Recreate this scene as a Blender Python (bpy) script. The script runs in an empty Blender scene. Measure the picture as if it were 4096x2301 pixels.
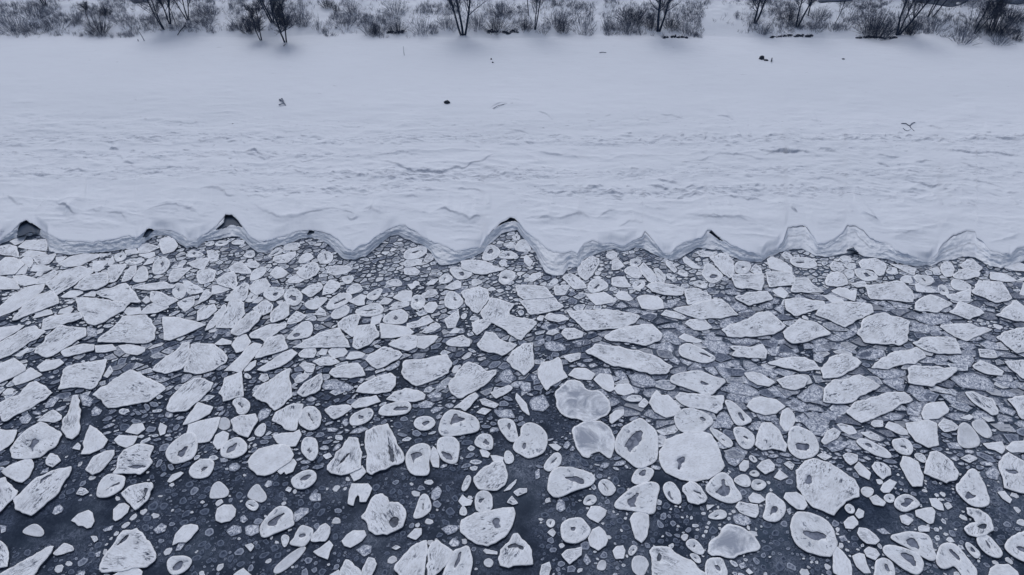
import bpy, bmesh, math, random
import numpy as np
from mathutils import Vector, geometry, noise

EXPOSURE = 0.0
# ---------------------------------------------------------------- camera / sky / sun
scene = bpy.context.scene
scene.render.resolution_x, scene.render.resolution_y = 1024, 575
FPX = 2730.7; PITCH = math.radians(42); CAMZ = 30.0
cam_d = bpy.data.cameras.new('camera'); cam = bpy.data.objects.new('camera', cam_d)
scene.collection.objects.link(cam); scene.camera = cam
cam_d.lens = 24; cam_d.sensor_width = 36; cam_d.clip_end = 5000; cam_d.clip_start = 0.5
cam.location = (0, 0, CAMZ); cam.rotation_euler = (math.radians(90) - PITCH, 0, 0)

w = bpy.data.worlds.new('World'); scene.world = w; w.use_nodes = True
nt = w.node_tree; bg = nt.nodes['Background']
SUN_EL, SUN_AZ = math.radians(56), math.radians(-14)      # sun behind the bank, high, veiled by cloud
sky = nt.nodes.new('ShaderNodeTexSky'); sky.sky_type = 'NISHITA'; sky.sun_disc = False
sky.sun_elevation = SUN_EL; sky.sun_rotation = SUN_AZ
sky.dust_density = 4.0; sky.air_density = 1.0; sky.ozone_density = 1.0
hsv = nt.nodes.new('ShaderNodeHueSaturation'); hsv.inputs['Saturation'].default_value = 0.62
nt.links.new(sky.outputs[0], hsv.inputs['Color']); nt.links.new(hsv.outputs[0], bg.inputs[0])
bg.inputs[1].default_value = 0.118
sd = bpy.data.lights.new('sun', 'SUN'); sd.energy = 0.5; sd.angle = math.radians(35); sd.color = (1.0, 0.98, 0.95)
so = bpy.data.objects.new('sun', sd); scene.collection.objects.link(so)
sdir = Vector((math.sin(SUN_AZ) * math.cos(SUN_EL), math.cos(SUN_AZ) * math.cos(SUN_EL), math.sin(SUN_EL)))
so.rotation_euler = (-sdir).to_track_quat('-Z', 'Y').to_euler()
scene.view_settings.view_transform = 'Standard'; scene.view_settings.look = 'None'
scene.view_settings.exposure = EXPOSURE; scene.view_settings.gamma = 1.0
scene.view_settings.use_curve_mapping = False

COL = scene.collection
rng = np.random.default_rng(7); R = random.Random(11)

LIP="0,962 16,946 47,924 81,893 103,884 140,900 162,918 187,934 218,952 246,962 295,965 373,968 435,962 482,949 513,943 544,956 572,934 594,909 613,918 638,921 684,924 731,943 756,968 778,956 790,955 832,929 871,897 896,871 901,861 929,861 951,877 970,906 983,922 999,948 1032,968 1080,961 1138,945 1177,929 1225,919 1257,922 1289,929 1322,939 1354,961 1380,987 1409,1003 1434,987 1473,977 1505,945 1557,919 1595,903 1620,900 1636,913 1668,929 1701,951 1733,968 1781,984 1820,1003 1862,1000 1920,990 1942,955 1968,922 2007,884 2039,871 2058,871 2077,890 2100,922 2110,932 2152,961 2177,987 2216,1006 2255,1013 2287,1006 2309,1016 2335,977 2367,961 2409,977 2450,974 2498,984 2540,961 2569,948 2579,926 2598,945 2624,977 2656,1013 2682,1013 2708,987 2740,971 2788,955 2817,942 2830,922 2846,922 2869,945 2891,961 2933,980 2982,1003 3030,1013 3052,1026 3069,1006 3110,993 3136,961 3152,913 3201,900 3223,903 3236,922 3255,948 3272,977 3282,977 3311,971 3337,961 3372,929 3388,900 3421,906 3453,922 3479,951 3517,971 3556,977 3582,1003 3636,1019 3685,1042 3714,1048 3749,1016 3775,971 3814,942 3868,926 3901,926 3907,951 3936,971 3959,1000 4007,1016 4042,1019 4071,993 4097,987"
WAT="0,980 31,965 62,952 93,946 149,937 187,956 196,1005 224,1015 280,1024 358,1015 435,1008 498,999 554,993 566,980 591,962 622,943 659,943 691,956 722,980 747,993 778,987 790,993 816,968 838,964 887,958 951,951 977,961 1003,993 1032,1013 1064,1009 1112,984 1160,971 1209,955 1247,951 1280,961 1322,987 1354,1019 1376,1038 1418,1042 1460,1029 1499,1000 1531,971 1563,945 1595,942 1620,958 1659,971 1697,984 1723,1013 1742,1045 1762,1067 1797,1064 1846,1048 1894,1029 1936,1006 1952,980 1981,961 2007,935 2039,926 2068,922 2090,951 2119,984 2145,1019 2161,1058 2184,1096 2210,1109 2251,1106 2274,1074 2313,1071 2335,1042 2377,1019 2419,1006 2450,997 2498,1009 2540,993 2579,1000 2611,1019 2650,1035 2692,1045 2724,1032 2762,1009 2788,993 2837,997 2885,1003 2917,1026 2959,1042 2998,1048 3046,1048 3078,1026 3120,1013 3159,1003 3207,1000 3239,1013 3266,1026 3314,1032 3356,1022 3388,1016 3421,1013 3459,1032 3508,1035 3556,1045 3604,1058 3669,1067 3717,1061 3765,1048 3798,1045 3846,1032 3901,1038 3943,1058 4001,1074 4030,1064 4071,1051 4097,1045"
HOLES="""68,949 75,906 87,890 103,882 140,896 162,915 156,934 118,931 93,943
572,949 582,924 594,907 619,918 591,946
625,956 647,943 669,943 638,956
864,919 896,890 900,860 929,860 951,876 970,910 951,906 925,897 903,910
1228,939 1238,922 1254,921 1257,932 1241,939
1955,935 1968,919 2000,887 2039,871 2061,871 2077,893 2061,884 2032,887 2000,900 1968,922
2837,929 2846,924 2869,945 2891,964 2878,961 2853,942
3210,897 3223,893 3226,903 3214,906
3385,1000 3411,990 3434,1013 3408,1003
124,956 143,946 165,956 149,959"""
SCARPS="""0.12|0,699 27,693 43,710 76,699 109,693 152,704 196,699 250,693
0.16|250,683 283,688 310,677 337,688 364,693
0.06|364,693 424,699 489,693
0.08|462,688 489,693 527,683 565,672 609,677 674,666 712,677 761,672 826,683
0.14|478,661 505,655 527,661 554,650
0.06|587,639 625,634 690,628
0.08|761,623 804,623 832,628 859,634
0.22|967,612 1005,607 1022,601 1033,617 1049,623 1065,623
0.12|793,748 826,753 859,753 891,764 913,780 967,786
0.2|435,596 457,590 478,601
0.08|489,547 516,558 543,547 576,558 609,563 652,568
0.07|652,492 679,492 707,492 761,498 804,492 848,503
0.1|0,770 33,786 65,813 109,824
0.28|212,813 223,808 239,824 266,835 288,867 326,857
0.12|326,846 370,840 446,851 489,867 527,895
0.12|533,867 598,846 652,829 707,824 772,851 826,878
0.14|978,829 1005,818 1027,824 1065,851 1114,878 1163,878 1223,857 1277,846 1332,835 1402,857
0.07|0,590 54,585 120,590
0.06|1087,530 1196,525 1261,530
0.07|1207,541 1277,552 1332,558
0.07|1114,677 1168,666 1217,677
0.05|1283,677 1348,666
0.05|326,460 348,454 370,443
0.03|11,416 163,422
0.15|1426,623 1470,628 1535,650 1589,661 1633,683 1676,688 1720,693 1774,688 1828,677 1861,677 1883,661 1926,650 1970,623 2002,617 2024,639 2057,639
0.1|2143,449 2165,454 2198,476 2220,487
0.06|2415,471 2448,465
0.1|2524,454 2546,476 2578,482 2611,476
0.09|2633,465 2682,465 2720,476
0.08|2127,607 2165,612 2220,623 2285,623 2317,628 2350,645
0.1|2687,645 2720,650 2774,650 2817,639 2855,623
0.14|2611,715 2654,726 2698,732 2730,748
0.14|2578,737 2622,748 2665,759 2698,764
0.12|2307,753 2345,764 2383,748 2426,753
0.1|2220,726 2241,742
0.08|2437,786 2464,791 2491,802
0.1|1796,753 1839,753 1872,759 1915,764 1959,775
0.08|1801,710 1828,715 1850,726
0.06|1350,742 1377,732 1404,737
0.12|1442,851 1480,835 1502,851 1546,862
0.12|1383,867 1415,873 1442,862
0.2|1709,867 1741,846 1774,835 1790,846 1828,862 1861,878 1883,884 1926,867 1975,862
0.18|2105,862 2138,873 2176,878 2209,873 2247,878 2285,867 2328,862 2350,873 2372,889 2383,884
0.1|2383,878 2426,846 2453,840 2480,851
0.1|2524,878 2557,889 2584,895
0.05|1350,498 1404,509 1470,503
0.07|2024,514 2046,530 2084,530 2122,536
0.06|1883,536 1915,541
0.06|1589,574 1654,574
0.06|1948,443 1975,427 2013,416 2046,416
0.3|3017,596 3033,601 3076,607 3131,607 3174,607 3218,607 3256,607
0.1|3256,607 3283,596 3326,607 3370,617
0.1|2816,639 2886,617 2968,623 3022,634 3104,639
0.08|3022,661 3104,677 3174,688
0.14|3489,617 3517,623 3555,628 3587,634 3609,628
0.16|3729,601 3750,607 3783,601 3848,607 3903,617 3935,612 3989,612 4044,617 4082,623 4120,617
0.12|3500,655 3528,661 3566,672
0.1|3647,661 3696,650 3729,650 3761,661
0.12|3816,645 3854,661 3892,672 3957,683
0.08|3153,737 3212,715 3272,710 3321,715 3375,732 3457,753
0.14|3593,715 3631,721 3685,737 3729,753 3783,748 3805,748
0.1|3837,726 3903,726 3973,742 4033,759
0.1|3566,775 3598,764 3642,770 3696,775
0.07|3903,770 3957,780 4028,791
0.18|3158,829 3174,840 3191,851
0.22|3435,846 3457,857 3489,878 3522,889
0.14|2723,851 2772,862 2826,873 2881,878 2935,878 2995,878 3049,895
0.12|2859,465 2913,471 2930,487 2951,498
0.08|2696,471 2723,476 2739,487
0.06|3239,482 3283,492
0.1|3691,503 3739,514 3783,525
0.15|2941,541 2968,547
0.15|2984,541 3011,552
0.15|2816,558 2826,552
0.15|2718,547 2739,547
0.09|3109,530 3185,547 3239,563 3337,563 3403,558 3479,563
0.07|3647,558 3729,558
0.12|3957,552 4028,558 4098,568
0.07|4011,645 4066,661
0.1|2460,913 2489,897 2521,877 2553,884 2585,903
0.08|3546,935 3620,939 3669,926 3707,919 3733,929
0.06|3282,977 3314,974 3330,977
0.1|2740,858 2788,864 2853,874 2917,877 2965,877 3023,893 3062,906"""
# outline (pixels of the 4096 px wide photograph) | surface kind | outline of its hollow
FLOES="""2639,1837 2639,1808 2654,1789 2665,1760 2709,1742 2756,1727 2800,1724 2841,1738 2866,1771 2881,1815 2896,1863 2877,1888 2830,1914 2775,1925 2720,1914 2665,1888 2646,1863|p|2705,1837 2738,1822 2742,1837 2727,1859 2720,1885 2705,1877 2716,1859
3185,1881 3222,1844 3255,1837 3309,1848 3364,1885 3419,1918 3434,1954 3434,1983 3383,2005 3350,2035 3335,2060 3284,2038 3255,2027 3214,1983 3192,1954|s|3218,1932 3233,1899 3251,1907 3240,1939
370,1577 403,1548 432,1540 451,1518 495,1493 520,1478 568,1500 604,1522 641,1537 659,1555 623,1584 597,1603 549,1614 432,1632 410,1603|s
403,2273 407,2236 447,2192 476,2148 495,2123 546,2112 579,2148 604,2181 619,2222 612,2240 586,2266 531,2269 458,2284 410,2284|k|465,2181 513,2137 516,2148 476,2181
2223,1570 2253,1540 2282,1518 2326,1529 2337,1555 2363,1570 2392,1562 2418,1588 2440,1617 2436,1650 2399,1669 2348,1691 2315,1672 2271,1669 2238,1643 2231,1606|w
2460,1778 2489,1716 2518,1694 2548,1680 2562,1672 2592,1698 2628,1727 2628,1826 2617,1844 2584,1863 2548,1874 2518,1844 2474,1815|h|2496,1789 2533,1727 2573,1720 2566,1764 2526,1800 2518,1811 2507,1786
3167,2101 3178,2064 3200,2046 3255,2057 3298,2079 3328,2108 3342,2156 3346,2174 3328,2211 3317,2225 3258,2214 3203,2189 3174,2148|h|3207,2126 3244,2123 3287,2130 3309,2148 3269,2163 3233,2152
2603,2203 2617,2189 2646,2185 2683,2200 2731,2225 2775,2255 2830,2302 2811,2328 2617,2328 2610,2266|k|2624,2247 2635,2203 2646,2218 2643,2240
1842,2101 1850,2082 1886,2064 1941,2046 1996,2035 2051,2031 2055,2079 2044,2112 2015,2145 1982,2167 1952,2181 1916,2170 1879,2156 1846,2123|s|1967,2090 1982,2071 2000,2079 1996,2101 2007,2112 1982,2112
1463,1782 1460,1764 1467,1720 1548,1698 1566,1720 1588,1778 1621,1826 1606,1848 1548,1870 1489,1896 1471,1885 1471,1815|k|1548,1771 1566,1789 1584,1844 1566,1852 1555,1815
2344,1405 2385,1376 2443,1383 2480,1387 2571,1408 2634,1434 2689,1467 2663,1493 2597,1493 2535,1474 2454,1460 2392,1430|k
55,1998 81,1976 110,1943 147,1910 190,1892 238,1877 282,1866 275,1903 249,1936 227,1972 190,2002 147,2042 125,2060 92,2046 66,2035|s|158,1925 183,1903 216,1896 183,1918 161,1936
3435,1335 3450,1299 3457,1277 3494,1258 3542,1251 3567,1266 3604,1269 3641,1288 3633,1321 3626,1368 3593,1379 3567,1372 3520,1376 3457,1365|k
37,1800 59,1767 92,1734 121,1709 158,1690 201,1705 227,1723 242,1742 231,1771 183,1811 161,1826 92,1833 51,1830|s|117,1782 139,1749 161,1764 139,1786 132,1811 121,1797
1449,2064 1467,2042 1485,2005 1504,1983 1529,1980 1548,1991 1551,2020 1570,2009 1592,2013 1614,2038 1617,2064 1610,2101 1584,2123 1548,2137 1504,2137 1478,2112 1467,2086|k|1559,2064 1603,2071 1592,2108 1562,2115
2286,1716 2326,1694 2392,1680 2425,1698 2451,1742 2454,1771 2447,1819 2440,1830 2421,1815 2399,1800 2363,1811 2348,1830 2322,1808 2304,1782 2300,1749|w
396,1365 403,1346 440,1324 469,1291 491,1266 579,1262 604,1284 619,1313 615,1357 586,1372 513,1368 458,1368|s
2833,2200 2841,2170 2866,2159 2885,2145 2892,2112 2914,2097 2936,2101 2976,2115 3013,2145 3042,2181 3024,2200 2994,2203 2958,2218 2921,2229 2877,2218 2841,2214|w
2267,1244 2443,1240 2509,1251 2560,1266 2538,1288 2491,1313 2418,1313 2344,1321 2319,1299|s
3392,1650 3421,1606 3476,1595 3549,1573 3615,1566 3633,1581 3648,1599 3604,1617 3542,1650 3476,1680 3446,1691 3414,1669|s
3296,1606 3300,1555 3329,1522 3384,1515 3439,1500 3468,1511 3494,1529 3523,1544 3476,1566 3432,1588 3410,1606 3348,1614|s
1606,1489 1617,1449 1628,1441 1701,1434 1786,1419 1808,1452 1789,1493 1720,1522 1665,1544 1628,1515|s
3992,1863 4018,1826 4036,1811 4062,1826 4117,1863 4135,1881 4135,1976 4080,1969 4036,1954 4018,1950 4018,1918|s|4014,1877 4062,1881 4080,1892 4044,1896
-11,1617 37,1592 73,1581 121,1533 143,1526 183,1548 209,1570 183,1592 110,1636 18,1683 -11,1654|s
234,1555 245,1533 253,1478 271,1463 348,1449 421,1438 418,1467 403,1515 366,1555 322,1548|s
2892,1317 2921,1302 2994,1277 3038,1251 3075,1244 3104,1269 3123,1288 3141,1302 3097,1335 3031,1343 2958,1346 2910,1343|s
994,1844 1005,1826 1035,1797 1090,1782 1137,1778 1159,1789 1174,1819 1163,1841 1126,1866 1086,1892 1057,1903 1031,1896 998,1866|p
2194,1954 2198,1907 2216,1881 2245,1866 2308,1877 2344,1885 2377,1907 2377,1921 2355,1943 2289,1961 2223,1991 2201,1972|h|2253,1910 2282,1903 2326,1910 2337,1925 2333,1939 2304,1932 2282,1921
1795,1537 1813,1515 1839,1478 1875,1449 1916,1463 1941,1485 1985,1482 1982,1496 1941,1533 1886,1570 1831,1592 1806,1570|k
736,1485 751,1441 766,1379 813,1372 850,1379 886,1398 905,1430 901,1449 842,1482 788,1493|s
1575,2276 1586,2258 1612,2225 1641,2189 1667,2174 1703,2163 1703,2192 1700,2229 1700,2284 1692,2328 1612,2328 1597,2295|s
3266,1258 3287,1225 3331,1211 3405,1207 3482,1218 3493,1247 3438,1273 3379,1306 3331,1284|s
2449,2031 2489,1983 2537,1950 2584,1932 2621,1929 2635,1950 2621,1998 2617,2053 2584,2049 2537,2038|h|2507,2002 2522,1991 2555,1969 2548,1991 2537,2013 2548,2031 2515,2027
305,1192 389,1195 467,1207 519,1211 491,1239 435,1273 383,1298 351,1291 323,1251|s
1009,1581 1042,1544 1090,1515 1126,1489 1159,1474 1156,1515 1167,1584 1137,1610 1097,1643 1071,1610 1035,1592|s
143,1408 147,1390 176,1365 183,1346 238,1302 275,1306 337,1313 341,1343 293,1368 256,1390 212,1419 187,1427 158,1412|s
451,1892 469,1870 473,1830 495,1800 542,1782 586,1778 608,1786 597,1830 604,1852 586,1877 560,1892|s|505,1866 542,1863 582,1859 586,1870 549,1874 516,1874
667,1639 689,1588 733,1540 777,1515 813,1518 850,1533 839,1551 813,1581 769,1621 744,1643 696,1643|k
1310,1877 1313,1863 1331,1837 1350,1811 1372,1793 1379,1771 1394,1749 1434,1753 1441,1808 1438,1859 1441,1870 1408,1888 1364,1899 1328,1888|k|1342,1870 1364,1844 1401,1808 1390,1822 1361,1859
2084,1713 2106,1694 2146,1698 2172,1720 2187,1749 2183,1778 2172,1808 2143,1822 2114,1830 2084,1815 2055,1797 2062,1771 2077,1753 2088,1738|h|2092,1771 2106,1775 2099,1800 2084,1789
2679,1522 2701,1496 2760,1489 2793,1482 2822,1493 2866,1511 2907,1522 2877,1544 2844,1581 2811,1573 2756,1551 2709,1537|h|2797,1526 2811,1526 2841,1537 2826,1544 2804,1537
3747,2236 3758,2196 3776,2178 3802,2174 3835,2189 3871,2240 3908,2280 3901,2328 3860,2313 3835,2276 3813,2255 3787,2269 3761,2269|h|3794,2196 3813,2200 3842,2233 3835,2244 3805,2214
-15,2302 44,2276 92,2247 147,2211 183,2192 212,2185 201,2211 165,2255 147,2284 110,2320 -15,2328|k|22,2287 73,2258 147,2240 128,2258 44,2287
2421,1350 2443,1328 2516,1306 2608,1299 2630,1317 2645,1335 2637,1361 2582,1379 2498,1365 2443,1361|s
1758,1709 1769,1672 1795,1639 1842,1647 1897,1669 1916,1691 1912,1720 1879,1731 1806,1742 1762,1738|h|1795,1705 1813,1661 1828,1654 1839,1672 1864,1676 1831,1687
2695,1238 2772,1219 2830,1206 2859,1193 2888,1196 2927,1232 2949,1257 2885,1270 2804,1274 2740,1257|s
1996,2236 2007,2200 2033,2174 2055,2137 2070,2130 2084,2148 2106,2181 2128,2200 2132,2255 2088,2258 2051,2258 2033,2269 2000,2262|k|2026,2192 2055,2167 2084,2181 2099,2200 2062,2192
3824,1947 3849,1925 3871,1888 3897,1874 3912,1896 3937,1936 3945,1972 3956,1998 3945,2024 3890,2024 3853,1991|h|3857,1987 3871,1965 3886,1980 3908,1983 3886,1998 3864,1998
3152,1771 3163,1720 3181,1705 3214,1713 3251,1735 3269,1771 3273,1800 3251,1826 3207,1833 3178,1822 3159,1800|h|3178,1782 3200,1771 3236,1778 3236,1800 3192,1804
1769,2320 1784,2276 1802,2229 1813,2207 1850,2196 1868,2185 1879,2211 1886,2247 1875,2302 1868,2328|h|1813,2266 1828,2247 1839,2203 1850,2211 1835,2255 1820,2276
1897,1907 1923,1881 1941,1866 1974,1852 2011,1844 2022,1874 2029,1907 2018,1936 1985,1961 1941,1961 1916,1954 1897,1925|s
3633,1474 3659,1463 3714,1467 3824,1471 3827,1482 3798,1507 3761,1526 3725,1544 3659,1533 3637,1529|k
3466,1145 3524,1135 3588,1125 3620,1135 3646,1164 3653,1177 3649,1206 3572,1199 3485,1193 3475,1177|s
3699,1892 3710,1844 3721,1811 3747,1808 3776,1822 3813,1852 3835,1892 3824,1914 3787,1932 3743,1914|s
3134,1328 3167,1302 3203,1277 3244,1284 3287,1306 3324,1332 3258,1354 3207,1372 3170,1372 3148,1354|k
2698,1672 2720,1647 2756,1632 2793,1643 2830,1658 2855,1683 2830,1705 2804,1727 2745,1731 2712,1713|h|2797,1672 2811,1665 2826,1680 2815,1687
3989,1350 4025,1328 4069,1313 4135,1310 4135,1401 4069,1412 4025,1379|s
-11,1438 -11,1376 66,1335 103,1310 136,1306 150,1317 183,1328 147,1350 92,1383 37,1419|s
4025,2192 4033,2163 4062,2141 4135,2115 4135,2251 4080,2236 4044,2214|h|4062,2185 4117,2192 4135,2218 4080,2203
2822,1958 2841,1929 2866,1903 2896,1888 2921,1914 2943,1954 2969,1991 2950,2002 2910,2009 2877,1998 2848,1980|h|2855,1969 2877,1958 2885,1925 2899,1914 2896,1943 2921,1943 2921,1980 2892,1987
667,1811 678,1786 707,1756 744,1734 777,1734 788,1764 784,1793 769,1830 733,1844 696,1852 674,1837|h|703,1819 751,1778 736,1822 722,1833
3531,2203 3545,2181 3586,2185 3641,2203 3674,2218 3692,2251 3688,2273 3670,2295 3641,2287 3597,2258 3567,2236|h|3600,2211 3641,2211 3666,2240 3659,2269 3633,2247 3611,2225
3560,2148 3593,2137 3641,2130 3696,2134 3721,2152 3725,2192 3743,2229 3725,2240 3688,2222 3641,2192 3593,2167|h|3630,2159 3652,2152 3674,2174 3681,2203 3652,2189 3633,2181
2701,1588 2720,1570 2775,1577 2848,1584 2892,1584 2896,1603 2885,1632 2866,1654 2830,1639 2775,1632 2727,1617|s
3626,1694 3659,1691 3714,1680 3747,1694 3747,1731 3754,1778 3714,1789 3666,1764 3637,1731|p
187,1133 249,1086 311,1067 330,1067 367,1080 364,1092 227,1179 202,1155|k
1170,1390 1218,1365 1291,1328 1353,1313 1372,1335 1401,1387 1291,1387|s
1046,2101 1079,2057 1108,2031 1137,2027 1159,2038 1170,2064 1167,2082 1174,2097 1137,2115 1090,2134 1053,2148 1046,2130|h|1071,2093 1082,2082 1101,2064 1145,2049 1115,2079 1101,2104 1079,2104
3020,1778 3031,1735 3053,1694 3086,1691 3112,1720 3148,1778 3141,1804 3086,1793 3049,1797|s
1630,1863 1626,1826 1637,1800 1659,1782 1696,1775 1718,1786 1718,1819 1711,1852 1714,1888 1703,1899 1681,1899 1659,1899 1641,1888|h|1645,1815 1681,1804 1696,1822 1667,1830 1652,1859 1648,1830
608,1478 641,1445 696,1408 733,1372 755,1365 758,1408 747,1452 725,1474 659,1493 623,1485|k
0,1226 47,1183 109,1148 177,1136 168,1161 124,1201 62,1239 -9,1267|p
744,1753 755,1698 813,1680 879,1669 861,1727 835,1764 788,1771|p
3289,1478 3311,1441 3348,1419 3381,1416 3421,1430 3443,1449 3403,1482 3348,1504 3293,1511|k
3652,1372 3688,1354 3751,1346 3824,1354 3835,1387 3842,1412 3769,1412 3714,1405|s
652,1269 696,1269 769,1284 821,1299 788,1313 733,1339 678,1361 659,1357|p
3490,1471 3531,1434 3567,1412 3622,1405 3666,1390 3688,1408 3703,1427 3659,1452 3604,1456 3549,1474|s
2026,1438 2051,1405 2088,1379 2128,1372 2132,1423 2135,1463 2095,1500 2062,1474|s
1711,2207 1733,2174 1751,2163 1784,2189 1809,2207 1798,2236 1769,2273 1733,2302 1714,2313 1711,2266 1718,2247|s
3891,1170 3917,1125 3959,1125 4007,1129 4026,1154 4046,1190 4033,1199 3981,1206 3943,1190|s
2154,1478 2168,1452 2205,1445 2234,1430 2245,1445 2249,1478 2267,1507 2234,1526 2198,1544 2187,1559 2168,1533 2157,1511|p
1978,1295 2011,1269 2040,1262 2084,1273 2125,1280 2143,1291 2128,1313 2084,1357 2044,1339 2015,1310|k
1926,1251 1965,1190 2000,1199 2055,1216 2039,1241 2026,1277 1974,1290 1936,1283|s
3864,2027 3886,2031 3915,2038 3952,2057 3967,2086 3970,2119 3945,2137 3912,2148 3879,2137 3864,2115 3871,2097 3908,2090 3897,2071 3871,2053|k|3908,2101 3945,2093 3952,2108 3930,2119 3912,2112
2245,2101 2271,2082 2319,2071 2344,2097 2363,2123 2348,2145 2319,2167 2271,2170 2253,2156|h|2286,2108 2304,2108 2297,2123 2286,2119
75,1251 93,1223 156,1179 199,1164 224,1189 230,1214 171,1235 124,1254 72,1276 50,1279|k
480,1972 513,1950 557,1936 604,1929 608,1950 593,1991 568,2020 542,2035 524,2024 502,1998|k|542,2013 575,1991 579,1954 590,1954 586,1980 560,2005
1090,1680 1108,1650 1145,1625 1174,1617 1211,1617 1200,1661 1181,1720 1163,1720 1126,1702|k
1419,1566 1456,1533 1511,1507 1559,1493 1581,1507 1581,1544 1559,1562 1493,1573|k
256,1680 278,1632 293,1581 308,1581 315,1625 319,1680 308,1735 289,1756 264,1745 245,1716|k
3805,1515 3842,1496 3897,1493 3952,1515 3974,1540 3974,1566 3915,1559 3842,1544|g
863,1310 881,1277 903,1240 914,1214 943,1192 973,1211 976,1255 954,1284 932,1310|k
1912,1376 1930,1357 1945,1328 1978,1332 1996,1354 2026,1372 2066,1379 2040,1405 2007,1419 1967,1408 1923,1398|s
2599,1610 2610,1584 2628,1562 2646,1581 2672,1581 2701,1610 2720,1636 2701,1658 2665,1669 2621,1647|p
877,1570 892,1540 896,1511 943,1496 965,1489 969,1533 973,1584 925,1595 892,1606 888,1577|s
3761,1306 3824,1295 3886,1295 3915,1310 3970,1317 3915,1339 3864,1361 3824,1346|s
2081,1206 2135,1196 2213,1190 2251,1225 2226,1238 2168,1251 2123,1257|s
1849,1170 1871,1158 1916,1145 1949,1161 1955,1190 1929,1228 1910,1251 1891,1245 1862,1206|s
-15,2057 -15,1918 18,1910 44,1947 70,1965 51,1994 29,2016|s
3959,2302 3963,2276 3989,2258 4033,2258 4069,2287 4084,2328 3959,2328|p
386,1170 435,1155 501,1133 535,1167 560,1207 467,1201 404,1183|s
1460,1438 1493,1412 1540,1387 1584,1401 1610,1419 1566,1449 1504,1474|s
2987,1625 3013,1595 3049,1588 3104,1599 3141,1625 3104,1650 3060,1658 3013,1643|p
3143,1199 3197,1193 3294,1206 3294,1222 3223,1251 3178,1261 3149,1241|s
1751,1778 1758,1753 1795,1745 1828,1760 1835,1793 1828,1844 1813,1855 1777,1841 1758,1815|h|1762,1800 1806,1819 1813,1844 1777,1833
7,1885 37,1863 73,1848 117,1833 132,1852 132,1870 110,1910 88,1929 66,1921 29,1903|p
388,1980 396,1936 418,1907 447,1896 491,1907 495,1918 487,1954 447,1980 403,1987|h|414,1965 476,1925 480,1939 432,1954
1408,1387 1419,1332 1434,1302 1493,1299 1515,1328 1511,1346 1467,1379 1430,1394|s
3075,1452 3123,1438 3178,1430 3218,1427 3251,1445 3284,1478 3196,1482 3134,1467|s
3604,1859 3615,1826 3641,1830 3670,1848 3685,1885 3692,1903 3688,1943 3652,1943 3626,1907|p
337,1789 333,1771 359,1701 385,1716 429,1760 410,1789 359,1815 326,1815|p
3333,2266 3337,2211 3344,2185 3373,2211 3399,2244 3406,2276 3403,2328 3366,2306 3337,2291|p
-11,1533 -11,1460 37,1441 55,1434 99,1467 99,1482 55,1504|p
2826,2284 2826,2247 2848,2236 2885,2233 2896,2258 2907,2284 2899,2328 2833,2328|h|2855,2258 2877,2262 2885,2284 2866,2280
3057,2064 3068,2020 3071,1983 3086,1972 3115,1994 3137,2013 3137,2046 3112,2086 3075,2079 3057,2071|h|3079,2064 3090,2027 3112,2027 3108,2049 3090,2053
2720,1387 2749,1372 2793,1390 2830,1412 2866,1434 2819,1452 2756,1434 2720,1419|h|2789,1408 2811,1412 2855,1430 2833,1430
899,1482 962,1423 991,1387 1016,1372 1046,1379 1024,1416 998,1445 962,1489 925,1482|p
2927,1103 2940,1100 3052,1096 3052,1132 3043,1158 2982,1151 2949,1148 2933,1122|k
925,1680 962,1661 1016,1658 1027,1683 1009,1716 991,1749 954,1735 936,1716|s
2065,1145 2103,1141 2174,1145 2193,1164 2213,1187 2161,1193 2094,1196 2071,1180|k
2522,2079 2537,2053 2562,2049 2592,2060 2595,2101 2584,2145 2566,2170 2544,2152 2533,2119|p
3505,2266 3512,2240 3542,2233 3567,2251 3578,2280 3567,2328 3498,2328|h|3538,2255 3553,2262 3564,2291 3542,2284
3662,1212 3685,1196 3723,1180 3775,1199 3804,1212 3772,1232 3749,1248 3662,1238|s
3835,1771 3835,1724 3842,1698 3864,1691 3890,1713 3915,1753 3915,1778 3886,1789 3853,1789|r
4022,1445 4062,1445 4135,1441 4135,1533 4080,1504 4044,1471|s
1024,1430 1049,1387 1071,1350 1126,1339 1137,1357 1148,1394 1090,1412|s
1317,1493 1331,1474 1364,1460 1430,1452 1449,1471 1456,1500 1401,1511 1335,1507|s
3988,1261 4039,1225 4065,1199 4088,1219 4110,1238 4110,1283 4055,1280|s
1196,1680 1211,1639 1236,1625 1262,1632 1280,1654 1277,1702 1247,1720 1211,1705|h
1846,1045 1894,1042 1942,1045 1981,1067 2013,1077 1974,1087 1932,1096 1904,1093 1871,1080 1849,1074|s
885,1808 888,1786 918,1760 951,1749 976,1767 987,1786 980,1808 951,1826 918,1830 892,1822|h|907,1811 914,1793 943,1771 951,1778 936,1804 914,1811
4036,1599 4080,1588 4135,1577 4135,1625 4120,1669 4091,1672 4069,1636|k
299,1151 336,1114 367,1099 426,1089 432,1130 389,1155 336,1158|k
172,1313 172,1277 201,1266 275,1255 322,1251 326,1269 264,1291 220,1310 179,1317|s
3065,1090 3081,1087 3165,1090 3178,1112 3178,1135 3120,1145 3078,1145|k
2734,1965 2738,1943 2760,1925 2782,1932 2804,1954 2826,1991 2822,2005 2793,2016 2756,2005|s|2771,1961 2797,1965 2808,1976 2786,1972
3688,1654 3707,1617 3732,1610 3776,1606 3794,1636 3791,1650 3751,1672 3696,1676|p
1551,1595 1577,1570 1621,1555 1665,1562 1701,1577 1698,1599 1639,1603 1584,1606|s
2843,1029 2885,1013 2907,1016 2933,1048 2936,1074 2933,1096 2920,1112 2895,1093 2869,1064|s
2921,1387 2994,1390 3049,1379 3064,1405 3060,1430 2994,1430 2929,1423 2947,1401|s
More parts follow.
